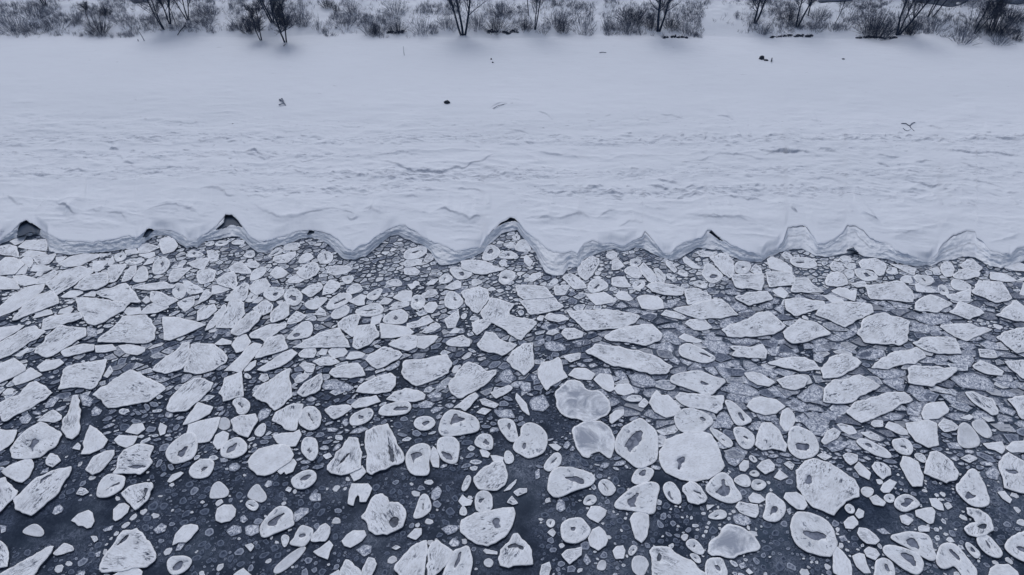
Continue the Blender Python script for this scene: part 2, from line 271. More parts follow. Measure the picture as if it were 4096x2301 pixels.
1522,1295 1566,1299 1628,1310 1654,1328 1639,1339 1566,1350 1526,1350|p
3864,1570 3897,1570 3934,1588 3970,1595 3989,1636 3992,1654 3970,1661 3934,1636 3897,1610|k
-6,1052 22,1030 53,1030 75,1040 93,1058 56,1095 -6,1099|p
1361,2302 1364,2276 1383,2240 1408,2251 1438,2284 1445,2320 1364,2328|s
758,1892 766,1866 795,1841 828,1837 850,1844 850,1866 839,1896 817,1910 780,1910|h
344,1877 377,1826 414,1808 451,1804 451,1819 421,1859 396,1885 370,1899|s
1511,1658 1529,1625 1566,1614 1628,1606 1643,1625 1632,1650 1566,1661|h|1570,1639 1592,1625 1636,1625 1636,1639 1584,1643
925,1332 943,1306 969,1277 1009,1247 1042,1258 1035,1280 991,1321 954,1343|k
447,2306 495,2276 549,2273 568,2287 560,2320 440,2328|p
1192,1570 1200,1548 1236,1518 1284,1493 1291,1515 1280,1555 1255,1573 1211,1584|k
1394,1998 1401,1958 1408,1936 1438,1936 1471,1936 1485,1954 1474,1983 1463,2005 1441,2005 1441,1983 1430,1972 1419,1991 1412,2020 1394,2013|p
2589,1145 2605,1132 2637,1129 2692,1141 2734,1154 2727,1177 2708,1183 2659,1177 2611,1164|k
998,1339 1027,1321 1079,1299 1145,1295 1141,1306 1090,1339 1060,1368 1038,1354 1005,1350|s
1163,1921 1192,1896 1229,1881 1251,1885 1262,1903 1258,1929 1218,1954 1181,1950|h|1192,1921 1225,1899 1247,1899 1240,1910 1211,1925
670,2255 674,2236 696,2225 744,2229 766,2244 751,2269 725,2291 696,2298 678,2284|h|689,2276 703,2251 733,2244 725,2269 703,2284
1031,1478 1071,1449 1126,1416 1170,1398 1189,1412 1163,1438 1115,1467 1064,1482|k
3908,2159 3923,2141 3952,2141 3978,2170 4007,2207 4000,2229 3963,2222 3934,2200|h
3798,1248 3820,1235 3843,1206 3910,1232 3936,1251 3878,1274|s
2892,1562 2921,1533 2965,1533 3013,1555 3046,1573 3013,1584 2940,1577|g
2932,1716 2958,1709 2994,1720 3016,1745 3013,1782 2983,1797 2958,1778|h
2313,1074 2329,1051 2361,1026 2393,1035 2393,1058 2371,1096 2342,1119 2316,1100|s
3108,1522 3141,1507 3196,1500 3233,1518 3214,1544 3178,1559 3134,1548|s
2899,1603 2921,1603 2958,1632 2994,1669 3005,1680 2987,1694 2950,1702 2932,1672|h|2950,1650 2965,1654 2983,1683 2969,1687
3659,1266 3696,1255 3769,1258 3816,1269 3787,1288 3732,1302 3677,1284|g
1093,1745 1126,1735 1174,1731 1196,1720 1203,1742 1181,1782 1137,1789 1108,1767|p
2355,2152 2370,2119 2396,2108 2418,2126 2429,2152 2421,2181 2392,2200 2363,2181|p
236,1055 280,1027 342,1015 389,1018 395,1027 351,1046 320,1061 264,1067|p
2943,1190 2998,1170 3030,1170 3069,1167 3088,1193 3056,1206 2994,1219|s
-11,1808 -11,1716 18,1723 66,1720 51,1764 29,1786|p
3192,1588 3222,1562 3258,1537 3291,1559 3291,1588 3269,1606 3214,1606|g
733,1698 755,1661 791,1610 813,1617 850,1628 835,1654 788,1680|p
2550,1190 2579,1180 2630,1187 2647,1199 2653,1232 2611,1238 2569,1232|p
2740,1161 2785,1154 2843,1183 2846,1199 2788,1212 2753,1216|k
1989,1687 2015,1676 2051,1680 2062,1716 2070,1764 2040,1764 2015,1735|h|2026,1702 2037,1691 2044,1709 2037,1724
3439,1778 3428,1764 3457,1753 3501,1775 3542,1797 3564,1819 3560,1830 3512,1822 3468,1800|h|3457,1775 3476,1771 3494,1793 3476,1789
-15,2273 -15,2156 0,2163 26,2189 33,2211 29,2266|s
3168,1164 3185,1112 3226,1112 3262,1145 3294,1167 3239,1167|k
3578,2020 3597,1983 3641,1980 3677,2009 3670,2024 3622,2046 3597,2038|h|3600,2016 3622,2009 3615,1994 3644,1994 3659,2005 3637,2013 3637,2027 3619,2031
1159,2174 1178,2156 1185,2137 1203,2101 1225,2108 1251,2119 1247,2141 1229,2170 1211,2185 1185,2181|h|1192,2141 1218,2134 1225,2145 1200,2152
3437,1051 3459,1038 3501,1035 3533,1048 3546,1067 3537,1093 3517,1100 3492,1080 3450,1074|s
1905,2027 1905,1983 1923,1965 1952,1969 1967,1991 1967,2027 1952,2046 1916,2046|h|1916,1994 1941,1991 1938,2002 1916,2013
692,2178 703,2137 733,2104 762,2097 788,2104 791,2115 762,2152 744,2167 714,2167|p
2811,1379 2830,1357 2874,1350 2899,1379 2914,1412 2877,1423 2841,1398|g
1207,1800 1211,1764 1225,1749 1255,1753 1269,1778 1269,1808 1255,1837 1244,1841 1225,1826|h
1353,1291 1383,1269 1430,1258 1438,1269 1423,1313 1408,1346 1383,1328 1357,1306|s
1559,1376 1592,1354 1628,1343 1668,1346 1661,1387 1632,1401 1595,1394|s
1093,2280 1137,2236 1181,2203 1211,2189 1222,2192 1196,2229 1152,2269 1108,2295|r
863,2060 870,2035 896,2020 925,2020 940,2038 936,2064 918,2082 885,2090 866,2079|p
2899,1826 2907,1800 2940,1793 2987,1808 2976,1830 2940,1866 2914,1852|g
3137,1991 3145,1972 3185,1969 3214,1987 3229,2020 3214,2038 3189,2035 3159,2013|p
4025,1793 4055,1771 4135,1760 4135,1808 4044,1808|s
1368,2163 1386,2141 1412,2123 1456,2123 1463,2141 1445,2163 1401,2189 1379,2181|p
245,1405 275,1390 330,1376 374,1379 374,1401 311,1416 253,1427|s
3787,1427 3842,1419 3879,1416 3897,1441 3879,1467 3835,1471|g
2526,1925 2540,1888 2566,1870 2599,1874 2613,1881 2606,1903 2584,1929 2548,1936|h|2551,1899 2577,1877 2588,1885 2577,1907
1401,1698 1405,1661 1445,1643 1482,1632 1493,1654 1467,1687 1430,1698|h
3564,1764 3604,1753 3633,1760 3652,1789 3641,1819 3593,1811|h
3123,1672 3130,1643 3152,1632 3174,1654 3181,1683 3159,1720 3141,1724 3123,1698|p
1148,1357 1163,1335 1192,1313 1211,1288 1244,1288 1244,1343 1200,1350|h|1174,1339 1189,1332 1203,1335 1196,1346 1178,1350
896,1203 935,1161 977,1132 993,1141 983,1187 974,1203|s
2654,1954 2665,1932 2690,1929 2709,1954 2720,1980 2723,2013 2701,2013 2672,1994|h|2668,1983 2679,1961 2683,1983 2698,2002 2679,1998
2940,2027 2958,2009 2994,2016 3031,2016 3035,2049 3024,2071 2987,2060 2958,2046|s
51,1522 66,1504 121,1471 165,1500 128,1518 62,1540|p
1652,2075 1667,2038 1681,1991 1696,1976 1711,1987 1722,2020 1718,2046 1685,2068|h
2533,2229 2573,2225 2595,2255 2584,2276 2573,2302 2548,2298 2529,2276|r
286,2082 311,2057 352,2042 366,2053 374,2086 363,2108 348,2112 333,2101 315,2101 304,2090|p
1189,1090 1209,1064 1247,1048 1267,1055 1276,1077 1260,1100 1222,1116 1199,1103|s
1441,2302 1460,2258 1474,2229 1496,2236 1507,2255 1496,2284 1474,2320 1452,2328|s
3893,1463 3923,1441 3970,1463 4014,1485 4007,1500 3952,1496 3901,1474|k
3468,1474 3531,1482 3586,1478 3622,1489 3615,1504 3549,1515 3520,1511|g
1537,1288 1540,1266 1577,1244 1614,1240 1632,1273 1603,1295 1566,1291|h
1086,1290 1086,1251 1138,1206 1157,1219 1154,1257 1128,1277|s
3305,1116 3318,1100 3337,1090 3372,1096 3388,1119 3392,1138 3347,1145 3308,1138|s
2377,1518 2399,1496 2443,1500 2454,1526 2454,1559 2440,1566 2410,1551|p
607,1164 653,1176 715,1201 663,1223 628,1214 603,1195|s
2980,1493 3013,1489 3049,1496 3097,1529 3075,1544 3031,1537 2994,1515|s
2811,1093 2830,1055 2843,1058 2862,1077 2891,1100 2878,1119 2853,1132 2833,1122 2820,1106|h|2837,1103 2849,1096 2875,1103 2862,1112 2840,1112
1244,2163 1255,2137 1280,2104 1302,2093 1320,2108 1320,2130 1299,2163 1262,2167|s
1418,1248 1450,1232 1499,1212 1525,1225 1531,1251 1467,1267|h
1299,1639 1328,1625 1394,1621 1405,1632 1372,1661 1335,1676 1310,1654|s
3203,1680 3258,1676 3317,1702 3291,1731 3244,1720|g
867,1119 906,1090 932,1087 945,1116 945,1145 935,1158 912,1148 893,1138 874,1132|k
1656,1691 1670,1672 1703,1665 1729,1672 1740,1694 1718,1716 1685,1720 1663,1709|h
3424,1430 3439,1408 3494,1394 3534,1401 3534,1423 3483,1438|g
841,1987 848,1947 866,1929 881,1929 903,1950 914,1969 903,1987 870,1991 848,1991|r
3072,1038 3088,1029 3127,1042 3165,1071 3165,1090 3110,1080 3081,1071|p
3886,1694 3908,1680 3934,1683 3959,1716 3967,1742 3945,1753 3908,1727|r
1897,1775 1916,1742 1941,1735 1967,1745 1971,1778 1963,1800 1923,1789|h
-11,1368 -11,1313 73,1302 95,1302 73,1321|p
3487,1866 3501,1848 3534,1852 3560,1874 3564,1899 3531,1918 3512,1899|s
3644,1573 3666,1555 3714,1559 3747,1577 3714,1603 3677,1603|g
3428,2130 3439,2112 3465,2115 3505,2141 3516,2159 3501,2174 3468,2170 3439,2148|s
3666,2064 3663,2042 3696,2035 3729,2031 3740,2046 3732,2090 3718,2093 3688,2075|p
641,971 647,956 672,946 697,959 709,984 691,1005 656,1015 644,996|p
2560,1067 2572,1051 2601,1077 2618,1100 2656,1122 2650,1138 2611,1132 2579,1106|k
1305,1228 1331,1193 1370,1174 1399,1180 1402,1196 1370,1219 1322,1238|h
996,1148 1022,1122 1061,1116 1080,1141 1048,1170 1028,1177 1006,1167|s
-9,1105 62,1120 75,1155 -9,1155|p
2121,1614 2135,1592 2172,1581 2198,1621 2172,1643 2132,1639|g
2275,1500 2300,1474 2344,1474 2381,1496 2363,1518 2315,1515|p
2518,1504 2540,1496 2592,1504 2628,1533 2613,1548 2573,1540 2529,1522|g
2348,2060 2366,2027 2399,2027 2425,2042 2421,2060 2392,2090 2363,2075|p
2348,1180 2416,1170 2448,1190 2448,1209 2384,1219|p
790,1084 848,1077 861,1084 848,1125 806,1135 790,1122|s
432,1102 435,1074 448,1061 507,1058 488,1089 454,1127 435,1130|s
1781,1203 1791,1177 1804,1164 1829,1180 1852,1206 1833,1228 1810,1235 1788,1225|h
929,1379 954,1343 983,1339 1002,1368 973,1401 947,1408|p
1405,1621 1438,1595 1504,1581 1522,1606 1474,1621 1423,1632|s
991,1980 1009,1950 1031,1936 1042,1954 1060,1976 1064,1998 1046,2009 1027,2002 998,1991|r
2742,1295 2760,1277 2819,1280 2848,1310 2811,1321 2775,1317|s
3758,1577 3787,1577 3842,1599 3886,1632 3871,1643 3824,1628|g
2255,1109 2274,1096 2300,1100 2319,1116 2345,1138 2345,1151 2297,1154 2280,1138|s
2392,1947 2403,1921 2429,1918 2454,1939 2462,1958 2443,1980 2414,1980|h
1890,1291 1916,1280 1949,1273 1985,1273 1960,1291 1941,1313 1908,1339 1894,1321|s
3165,1042 3178,1032 3239,1032 3262,1051 3262,1067 3223,1071 3178,1064|h
929,1610 943,1595 976,1592 998,1617 994,1643 973,1658 951,1654 947,1628|h
535,1151 607,1133 659,1130 697,1142 691,1151 591,1161|k
3410,2225 3439,2214 3457,2218 3465,2255 3483,2291 3457,2291 3428,2266|p
2863,1680 2885,1650 2907,1650 2936,1694 2921,1713 2885,1709|g
2245,2218 2271,2200 2297,2196 2326,2189 2322,2218 2304,2236 2278,2255 2260,2236|s
150,1467 176,1445 238,1438 253,1452 220,1474 165,1485|p
1138,1183 1154,1161 1177,1154 1206,1180 1199,1206 1177,1222 1154,1209|h
3145,1614 3178,1592 3222,1614 3236,1639 3214,1650 3170,1636|g
613,1080 619,1049 641,1030 666,1033 675,1055 659,1086 638,1095 619,1092|h
2176,1870 2190,1844 2216,1815 2234,1811 2245,1830 2242,1855 2216,1874 2194,1885|h
2355,1135 2393,1109 2438,1145 2393,1164 2361,1170|h
3527,1526 3556,1507 3615,1515 3611,1555 3578,1555|g
1620,1006 1659,993 1697,987 1707,1003 1684,1026 1652,1035 1620,1035|h
458,1760 476,1742 531,1745 549,1745 531,1778 505,1789 476,1778|p
1813,1632 1842,1610 1875,1584 1901,1570 1916,1584 1886,1617 1861,1643 1842,1632|s
2983,1485 3013,1467 3068,1463 3112,1496 3097,1515 3049,1489|g
454,2075 454,2038 476,2016 498,2013 516,2027 509,2049 484,2071 462,2082|p
3071,1555 3097,1548 3178,1566 3163,1584 3134,1595 3097,1581|g
1784,1372 1806,1354 1850,1343 1875,1361 1875,1383 1831,1387 1791,1379|s
852,1771 863,1742 892,1724 914,1735 907,1764 888,1789 870,1797|p
2830,1709 2866,1720 2903,1742 2932,1771 2921,1789 2899,1786|h
936,2298 973,2273 1005,2302 998,2328 936,2328|p
3814,1103 3839,1084 3862,1074 3920,1090 3910,1103 3865,1116 3820,1112|s
150,1683 176,1658 212,1639 245,1661 245,1676 220,1687|s
790,1283 790,1245 816,1228 854,1219 864,1238 829,1270|k
3304,1786 3329,1760 3403,1771 3366,1800 3329,1808|g
473,1383 513,1379 579,1390 575,1405 549,1419 505,1412|p
1674,1346 1740,1343 1751,1346 1733,1368 1696,1394 1670,1387|p
1255,2207 1284,2189 1317,2163 1331,2181 1317,2207 1310,2236 1273,2222|p
2855,1456 2903,1452 2929,1482 2921,1507 2899,1515 2877,1489|g
0,984 31,980 65,987 75,1030 37,1021 0,1015|s
1016,1235 1048,1206 1067,1203 1090,1219 1080,1245 1054,1257 1028,1254|k
3970,1518 4025,1511 4091,1537 4055,1555 4007,1540|g
560,1254 591,1223 616,1211 675,1229 622,1251|k
3330,1167 3356,1151 3388,1154 3401,1167 3424,1161 3417,1203 3363,1183|p
3788,1183 3846,1170 3885,1158 3878,1203 3830,1203 3794,1193|s
2249,1335 2260,1313 2297,1313 2333,1332 2326,1346 2271,1357|s
3285,1764 3311,1727 3337,1713 3362,1727 3348,1753 3300,1778|s
1932,1029 1955,980 1974,984 2000,1003 1987,1026 1968,1038 1936,1038|h
1057,1174 1074,1154 1096,1151 1131,1158 1131,1174 1112,1190 1093,1203 1067,1190|h
3630,1643 3637,1614 3666,1606 3688,1621 3677,1665 3633,1658|g
1800,1074 1829,1071 1865,1077 1887,1093 1868,1112 1839,1116 1820,1106|h
3421,1080 3446,1077 3492,1090 3508,1106 3501,1119 3459,1122 3434,1106|h
3274,1661 3311,1643 3348,1647 3377,1672 3348,1683 3300,1676|g
2456,1555 2474,1537 2518,1537 2526,1548 2537,1570 2496,1581 2471,1573|p
88,2126 117,2104 139,2097 158,2108 172,2126 172,2141 154,2145 110,2137|r
3027,1866 3049,1848 3075,1837 3097,1859 3097,1881 3060,1896|s
1289,1180 1296,1145 1322,1119 1357,1135 1357,1148 1331,1170|s
3754,1702 3776,1676 3805,1683 3831,1705 3824,1720 3780,1727|s
2742,2178 2756,2159 2782,2159 2811,2192 2815,2211 2800,2218 2775,2207|h
675,1114 691,1080 762,1071 747,1086 709,1123 684,1127|s
1288,1548 1302,1522 1346,1522 1372,1533 1353,1559 1299,1559|g
919,1071 945,1051 961,1048 1003,1080 1003,1093 967,1093 925,1084|s
53,1105 93,1102 152,1120 143,1133 100,1142 75,1133|p
1313,1405 1331,1390 1372,1387 1390,1408 1375,1427 1335,1430 1320,1419|s
709,1211 740,1195 778,1186 774,1217 740,1248 722,1232|k
1630,1295 1667,1284 1711,1262 1733,1284 1703,1299 1659,1310 1630,1310|s
3542,1709 3556,1687 3593,1698 3630,1724 3630,1738 3604,1738|p
1090,1042 1099,1026 1144,1016 1180,1006 1177,1026 1154,1048 1112,1051|s
1251,1445 1291,1430 1335,1430 1357,1449 1328,1460 1284,1463|s
1322,1257 1370,1219 1396,1232 1389,1257 1338,1277|h
1218,1222 1235,1203 1299,1190 1305,1199 1260,1241|h
1209,1167 1235,1145 1280,1132 1289,1145 1273,1167 1241,1187|s
822,1321 844,1284 866,1255 896,1218 907,1240 877,1277 852,1310|k
1780,1280 1813,1255 1831,1244 1835,1269 1820,1310 1791,1313|s
2000,1119 2010,1080 2052,1087 2058,1109 2023,1138 2007,1132|h
731,1123 747,1123 796,1148 809,1167 762,1179 740,1148|s
1312,1090 1322,1067 1386,1064 1405,1077 1386,1090 1344,1100|s
3839,1061 3872,1042 3901,1045 3926,1071 3910,1087 3862,1074|s
3934,1775 3978,1771 4007,1767 4022,1793 4007,1815 3981,1800 3952,1793|p
3256,1372 3300,1365 3322,1383 3318,1401 3256,1408|g
1112,1885 1145,1852 1174,1837 1185,1852 1170,1885 1145,1896 1137,1885 1123,1896|p
3417,1870 3435,1848 3461,1870 3483,1892 3476,1918 3439,1899|p
131,1027 177,1024 218,1015 221,1021 193,1055 156,1058|s
3648,1291 3688,1295 3725,1313 3710,1335 3659,1328|g
2936,2064 2958,2053 2994,2071 3002,2093 2976,2104 2943,2093|g
3765,1058 3788,1048 3807,1058 3814,1077 3807,1106 3781,1106 3765,1084|s
3965,1116 3965,1090 4023,1096 4065,1122 4023,1125|p
2179,1372 2216,1365 2253,1379 2260,1398 2216,1405 2187,1394|g
535,1127 541,1099 563,1071 579,1067 588,1102 585,1123|h
1963,1570 1996,1555 2037,1540 2051,1551 2026,1573 1985,1595|s
2932,1921 2958,1903 2987,1899 3002,1925 2998,1947 2965,1943|h
3807,1122 3839,1119 3885,1145 3872,1158 3814,1158|h
694,1173 697,1142 712,1133 734,1142 743,1164 728,1192 709,1192|h
4020,1071 4039,1055 4071,1048 4110,1064 4110,1084 4055,1080|p
1718,1819 1733,1786 1747,1800 1755,1830 1755,1870 1733,1866 1722,1837|p
1996,1507 2015,1485 2037,1478 2055,1507 2044,1533 2011,1529|g
1401,1896 1423,1874 1449,1863 1463,1888 1438,1914 1416,1925|p
1148,1295 1156,1273 1185,1244 1225,1262 1200,1284 1163,1295|s
502,1727 531,1698 568,1694 579,1716 549,1738|p
2450,1112 2495,1109 2521,1148 2482,1148 2450,1141|s
2943,1061 2956,1048 2991,1048 3001,1064 2985,1090 2956,1093 2943,1080|h
2624,1394 2646,1372 2676,1368 2694,1390 2683,1412 2646,1408|g
756,1052 793,1036 834,1033 815,1080 778,1067|s
2650,1332 2672,1324 2709,1346 2720,1376 2694,1376 2657,1354|g
1573,1190 1608,1167 1644,1164 1644,1203 1612,1206|p
1170,2082 1178,2049 1203,2031 1233,2035 1233,2049 1207,2071 1185,2086|g
2449,2203 2467,2185 2493,2181 2500,2203 2493,2233 2463,2236|s
1649,1219 1652,1190 1668,1180 1691,1187 1697,1209 1684,1232 1655,1235|h
183,1841 201,1815 227,1822 242,1844 209,1870 183,1855|s
212,2214 234,2192 256,2174 286,2185 293,2200 256,2214 227,2222|s
1196,1416 1218,1394 1262,1394 1266,1408 1255,1430 1203,1427|s
2161,2302 2168,2262 2198,2247 2205,2273 2187,2320|s
3912,1408 3952,1394 4018,1416 3989,1427 3934,1423|g
980,2108 998,2101 1035,2101 1035,2130 1005,2145 983,2137|g
3457,2203 3476,2189 3505,2196 3520,2218 3501,2240 3468,2225|s
3326,1394 3337,1376 3384,1379 3421,1401 3428,1416 3384,1405|g
3653,1103 3691,1103 3723,1106 3733,1122 3711,1141 3678,1132|h
2498,1084 2521,1067 2547,1067 2563,1084 2563,1106 2540,1112 2514,1096|h
162,959 180,959 187,971 184,1002 118,996 140,974|s
3348,1698 3366,1694 3410,1705 3428,1731 3395,1738 3366,1720|s
3373,1822 3392,1811 3432,1819 3428,1844 3403,1859 3381,1844|s
1273,1026 1289,1009 1318,1009 1331,1032 1312,1055 1280,1048|h
1080,1096 1106,1067 1125,1071 1148,1090 1131,1109 1106,1112|s
381,1383 447,1379 465,1398 421,1408 385,1408|p
3523,1958 3534,1936 3560,1918 3586,1929 3575,1947 3556,1969 3534,1969|p
3377,2090 3395,2071 3414,2064 3432,2086 3432,2097 3410,2115 3384,2112|p
1978,1643 2044,1639 2059,1672 1996,1669|g
2055,1000 2087,958 2103,964 2123,997 2110,1006|h
2833,2064 2855,2049 2877,2038 2907,2049 2899,2075 2841,2075|h
2179,1269 2198,1255 2253,1262 2275,1277 2234,1288 2190,1277|s
3005,1943 3016,1918 3049,1921 3068,1939 3042,1961 3016,1958|h
488,1127 498,1095 523,1067 544,1061 541,1092 519,1117|k
2903,1588 2958,1581 3013,1592 2976,1610 2940,1606|g
554,1012 557,984 588,974 635,990 591,1008|s
3562,1055 3620,1061 3665,1074 3653,1100 3620,1087|s
3945,1892 3974,1863 4000,1892 3989,1918 3952,1910|g
2440,1687 2440,1661 2462,1643 2494,1639 2494,1658 2472,1676 2447,1694|p
3860,2181 3871,2167 3897,2189 3923,2214 3908,2236 3886,2218|h
2646,1258 2665,1240 2709,1251 2745,1269 2731,1277 2683,1269|s
1003,1119 1009,1090 1032,1074 1064,1067 1054,1096 1028,1116 1009,1119|h
3295,1183 3324,1180 3363,1196 3385,1219 3363,1225 3324,1206|p
2994,1991 3013,1972 3042,1980 3060,1998 3038,2013 3002,2009|s
1423,2200 1456,2181 1485,2185 1485,2211 1456,2225|g
2062,1595 2066,1573 2081,1588 2106,1617 2117,1661 2092,1643|p
143,1136 168,1108 212,1083 230,1083 218,1102 184,1130|k
3075,1368 3097,1343 3119,1332 3141,1368 3123,1379|g
874,1691 888,1669 914,1676 921,1705 903,1720 877,1713|r
848,1177 851,1145 896,1138 916,1158 887,1170|p
1766,2115 1798,2101 1839,2104 1820,2130 1791,2141|g
373,1046 435,1043 398,1083 373,1086|p
330,1621 319,1577 348,1581 374,1603 359,1625|g
3662,1138 3678,1132 3740,1161 3733,1170 3669,1164|p
2219,1145 2280,1141 2258,1177 2222,1180|s
2881,1306 2892,1277 2921,1269 2943,1284 2921,1306 2896,1313|g
2921,1361 2994,1354 3042,1365 2994,1376 2929,1372|g
1399,1206 1444,1177 1460,1183 1457,1219 1434,1222|s
3919,1376 3952,1361 3989,1376 4000,1398 3952,1394|g
3527,1669 3556,1650 3608,1661 3604,1676 3567,1683|g
1031,1669 1042,1643 1064,1632 1086,1639 1071,1665 1038,1687|g
3718,1994 3747,1994 3769,2016 3776,2042 3754,2038 3729,2024|p
907,2126 932,2101 962,2108 965,2130 925,2145|g
3981,1562 4025,1562 4073,1581 4044,1588 3989,1584|g
1383,1434 1401,1408 1438,1408 1460,1416 1449,1430 1401,1438|p
2460,1489 2482,1482 2500,1496 2518,1529 2482,1529|g
3479,1991 3505,1980 3542,2009 3534,2024 3494,2016|s
2333,2009 2348,1983 2374,1980 2388,1998 2370,2020 2341,2020|h
2716,1350 2738,1335 2775,1350 2808,1365 2786,1372 2745,1365|p
103,962 156,962 115,996 75,987|p
1016,1731 1035,1705 1057,1691 1064,1716 1049,1745 1031,1745|h
1694,1228 1717,1209 1742,1209 1749,1225 1730,1251 1710,1248|p
2463,1183 2476,1167 2502,1167 2531,1196 2514,1203 2476,1196|p
2161,1310 2179,1291 2216,1299 2238,1321 2216,1328|g
1196,1460 1218,1449 1258,1460 1251,1489 1225,1485|s
495,1245 507,1232 560,1232 563,1254 513,1260|p
1630,2145 1659,2115 1685,2115 1685,2137 1663,2159|p
246,1186 280,1164 327,1161 330,1173 295,1189 255,1189|p
1386,1167 1402,1145 1425,1132 1447,1151 1434,1164 1402,1177|h
1467,1180 1518,1154 1528,1161 1505,1199 1476,1196|h
1990,1029 2023,1003 2058,1013 2068,1026 2045,1035|h
2256,1427 2282,1416 2322,1412 2319,1434 2282,1449|s
124,1083 137,1061 171,1061 212,1074 171,1086|p
1151,1122 1170,1106 1193,1096 1218,1119 1193,1132 1160,1132|s
2450,1042 2469,1035 2498,1064 2476,1077 2450,1080|s
2018,1815 2033,1800 2055,1826 2051,1852 2022,1855|h
3321,1064 3337,1045 3363,1058 3376,1074 3356,1090 3330,1080|s
3091,1164 3123,1148 3152,1174 3136,1193 3114,1183|p
3443,1961 3461,1947 3490,1954 3494,1969 3476,1991 3454,1980|h
1689,1328 1722,1299 1747,1291 1762,1306 1733,1324 1703,1332|s
983,2016 994,2002 1016,2002 1035,2020 1024,2038 1013,2042 991,2031|h
3104,1419 3141,1405 3189,1394 3196,1408 3141,1427|g
3443,1731 3483,1727 3512,1742 3520,1764 3483,1756|s
183,1617 201,1595 231,1581 238,1592 212,1625 183,1632|g
3068,1398 3104,1387 3130,1387 3104,1423 3086,1423|g
1835,2005 1850,1980 1864,1994 1890,2002 1883,2020 1850,2024|p
1919,1599 1941,1595 1993,1617 1978,1632 1930,1617|s
3562,1206 3604,1212 3640,1245 3614,1248 3582,1228|g
1620,1042 1659,1038 1691,1042 1668,1058 1636,1067 1620,1064|h
1725,1991 1729,1965 1751,1947 1766,1965 1758,1987 1736,2002|g
3780,1562 3805,1555 3860,1584 3860,1595 3824,1588|g
1620,1074 1659,1071 1678,1087 1668,1100 1620,1096|s
1178,1518 1192,1500 1225,1493 1236,1504 1211,1526 1185,1533|s
829,1003 861,1009 871,1019 867,1045 842,1045 832,1026|s
1781,1151 1829,1119 1842,1132 1842,1151 1813,1158|s
90,1018 112,1002 140,1005 187,1012 140,1024 93,1024|p
1674,1617 1703,1603 1740,1614 1722,1632 1681,1632|g
1193,1055 1209,1019 1235,1013 1254,1029 1235,1042|h
1554,1238 1595,1209 1634,1209 1634,1222 1579,1238|s
132,1273 147,1251 183,1240 201,1240 209,1255 165,1266|p
1485,1295 1489,1269 1511,1255 1529,1262 1518,1291 1496,1299|p
2081,1551 2088,1526 2121,1533 2121,1562 2095,1566|g
1846,1961 1853,1932 1872,1899 1883,1910 1879,1936 1861,1965|h
78,1040 96,1030 128,1027 128,1055 118,1071 100,1055|p
1759,1119 1771,1100 1794,1100 1813,1112 1788,1132 1762,1132|h
3600,2064 3622,2060 3652,2079 3633,2101 3608,2090|s
344,1328 352,1306 385,1317 385,1343 352,1346|g
2954,1251 2976,1240 3031,1240 2994,1262 2969,1269|g
3710,1438 3751,1434 3787,1449 3794,1460 3751,1460|g
615,2119 645,2093 667,2104 659,2126 630,2134|g
2227,2020 2238,1994 2256,2009 2260,2035 2242,2049 2227,2038|g
2734,1032 2746,1029 2785,1061 2804,1071 2772,1074 2740,1051|s
2694,1306 2731,1299 2760,1324 2731,1335|g
1236,1991 1247,1972 1280,1976 1284,2002 1247,2005|g
77,1672 110,1654 125,1672 110,1694 88,1694|g
3992,1969 4018,1965 4047,1998 4040,2013 4011,1994|p
2504,1595 2526,1581 2566,1584 2566,1603 2518,1606|h
790,1216 816,1167 825,1158 845,1177 822,1199|k
2958,1863 2976,1841 2994,1844 2994,1870 2980,1885 2961,1881|p
2531,1138 2553,1122 2579,1129 2572,1148 2547,1164|h
1135,990 1151,977 1183,971 1199,980 1183,993 1144,1003|h
1697,1180 1710,1161 1739,1158 1752,1174 1730,1187 1701,1190|k
2788,1006 2804,1003 2869,1013 2843,1026 2804,1026|s
1357,1544 1383,1533 1416,1551 1394,1566 1361,1559|g
3787,1771 3835,1771 3849,1797 3798,1793|g
1541,1129 1583,1116 1605,1129 1602,1145 1563,1141|h
2106,1119 2129,1096 2161,1090 2161,1106 2129,1129|s
2947,1515 2976,1504 3024,1544 2994,1540|g
2749,1478 2782,1449 2811,1463 2797,1482|g
1711,1584 1733,1570 1766,1573 1762,1592 1740,1603|g
2388,2266 2403,2240 2425,2247 2421,2280 2392,2280|r
209,2053 220,2027 238,2016 253,2035 245,2049 220,2060|g
740,1027 765,999 784,1008 815,1018 793,1027|h
3655,1819 3677,1811 3703,1826 3703,1852 3677,1844|h
3097,1910 3119,1881 3152,1907 3123,1921|p
1123,2148 1141,2137 1159,2152 1145,2185 1134,2189|h
498,1043 544,1036 579,1036 554,1055 516,1058|h
3377,2031 3392,2013 3417,2027 3417,2053 3395,2053|h
3534,1991 3549,1976 3578,1980 3575,2009 3549,2009|h
3849,1394 3860,1376 3897,1376 3904,1390 3871,1405|g
634,1716 641,1691 667,1705 659,1735 641,1742|p
3483,1698 3494,1680 3531,1683 3531,1705 3498,1709|s
2819,1474 2848,1460 2874,1496 2859,1504|g
3842,1833 3879,1819 3908,1833 3879,1852|s
977,1055 1022,1042 1038,1058 1028,1071 1003,1071|s
3256,1416 3289,1419 3296,1438 3285,1452 3256,1441|g
366,1643 381,1625 407,1643 396,1661 366,1665|g
233,1254 243,1239 280,1226 292,1235 280,1254|p
3756,1145 3772,1138 3791,1161 3791,1177 3772,1180 3756,1164|h
2540,1240 2592,1247 2628,1255 2621,1266 2573,1262|g
983,1199 996,1180 1016,1170 1032,1183 1016,1203 990,1209|h
670,1925 689,1899 722,1888 733,1892 714,1910 681,1929|p
859,1376 888,1354 925,1365 925,1376 881,1379|p
40,965 68,952 103,946 90,968 62,980|p
4081,1177 4097,1132 4110,1132 4110,1183|p
3217,1180 3294,1180 3294,1199 3239,1193|g
3001,1084 3023,1058 3043,1074 3049,1093 3017,1093|s
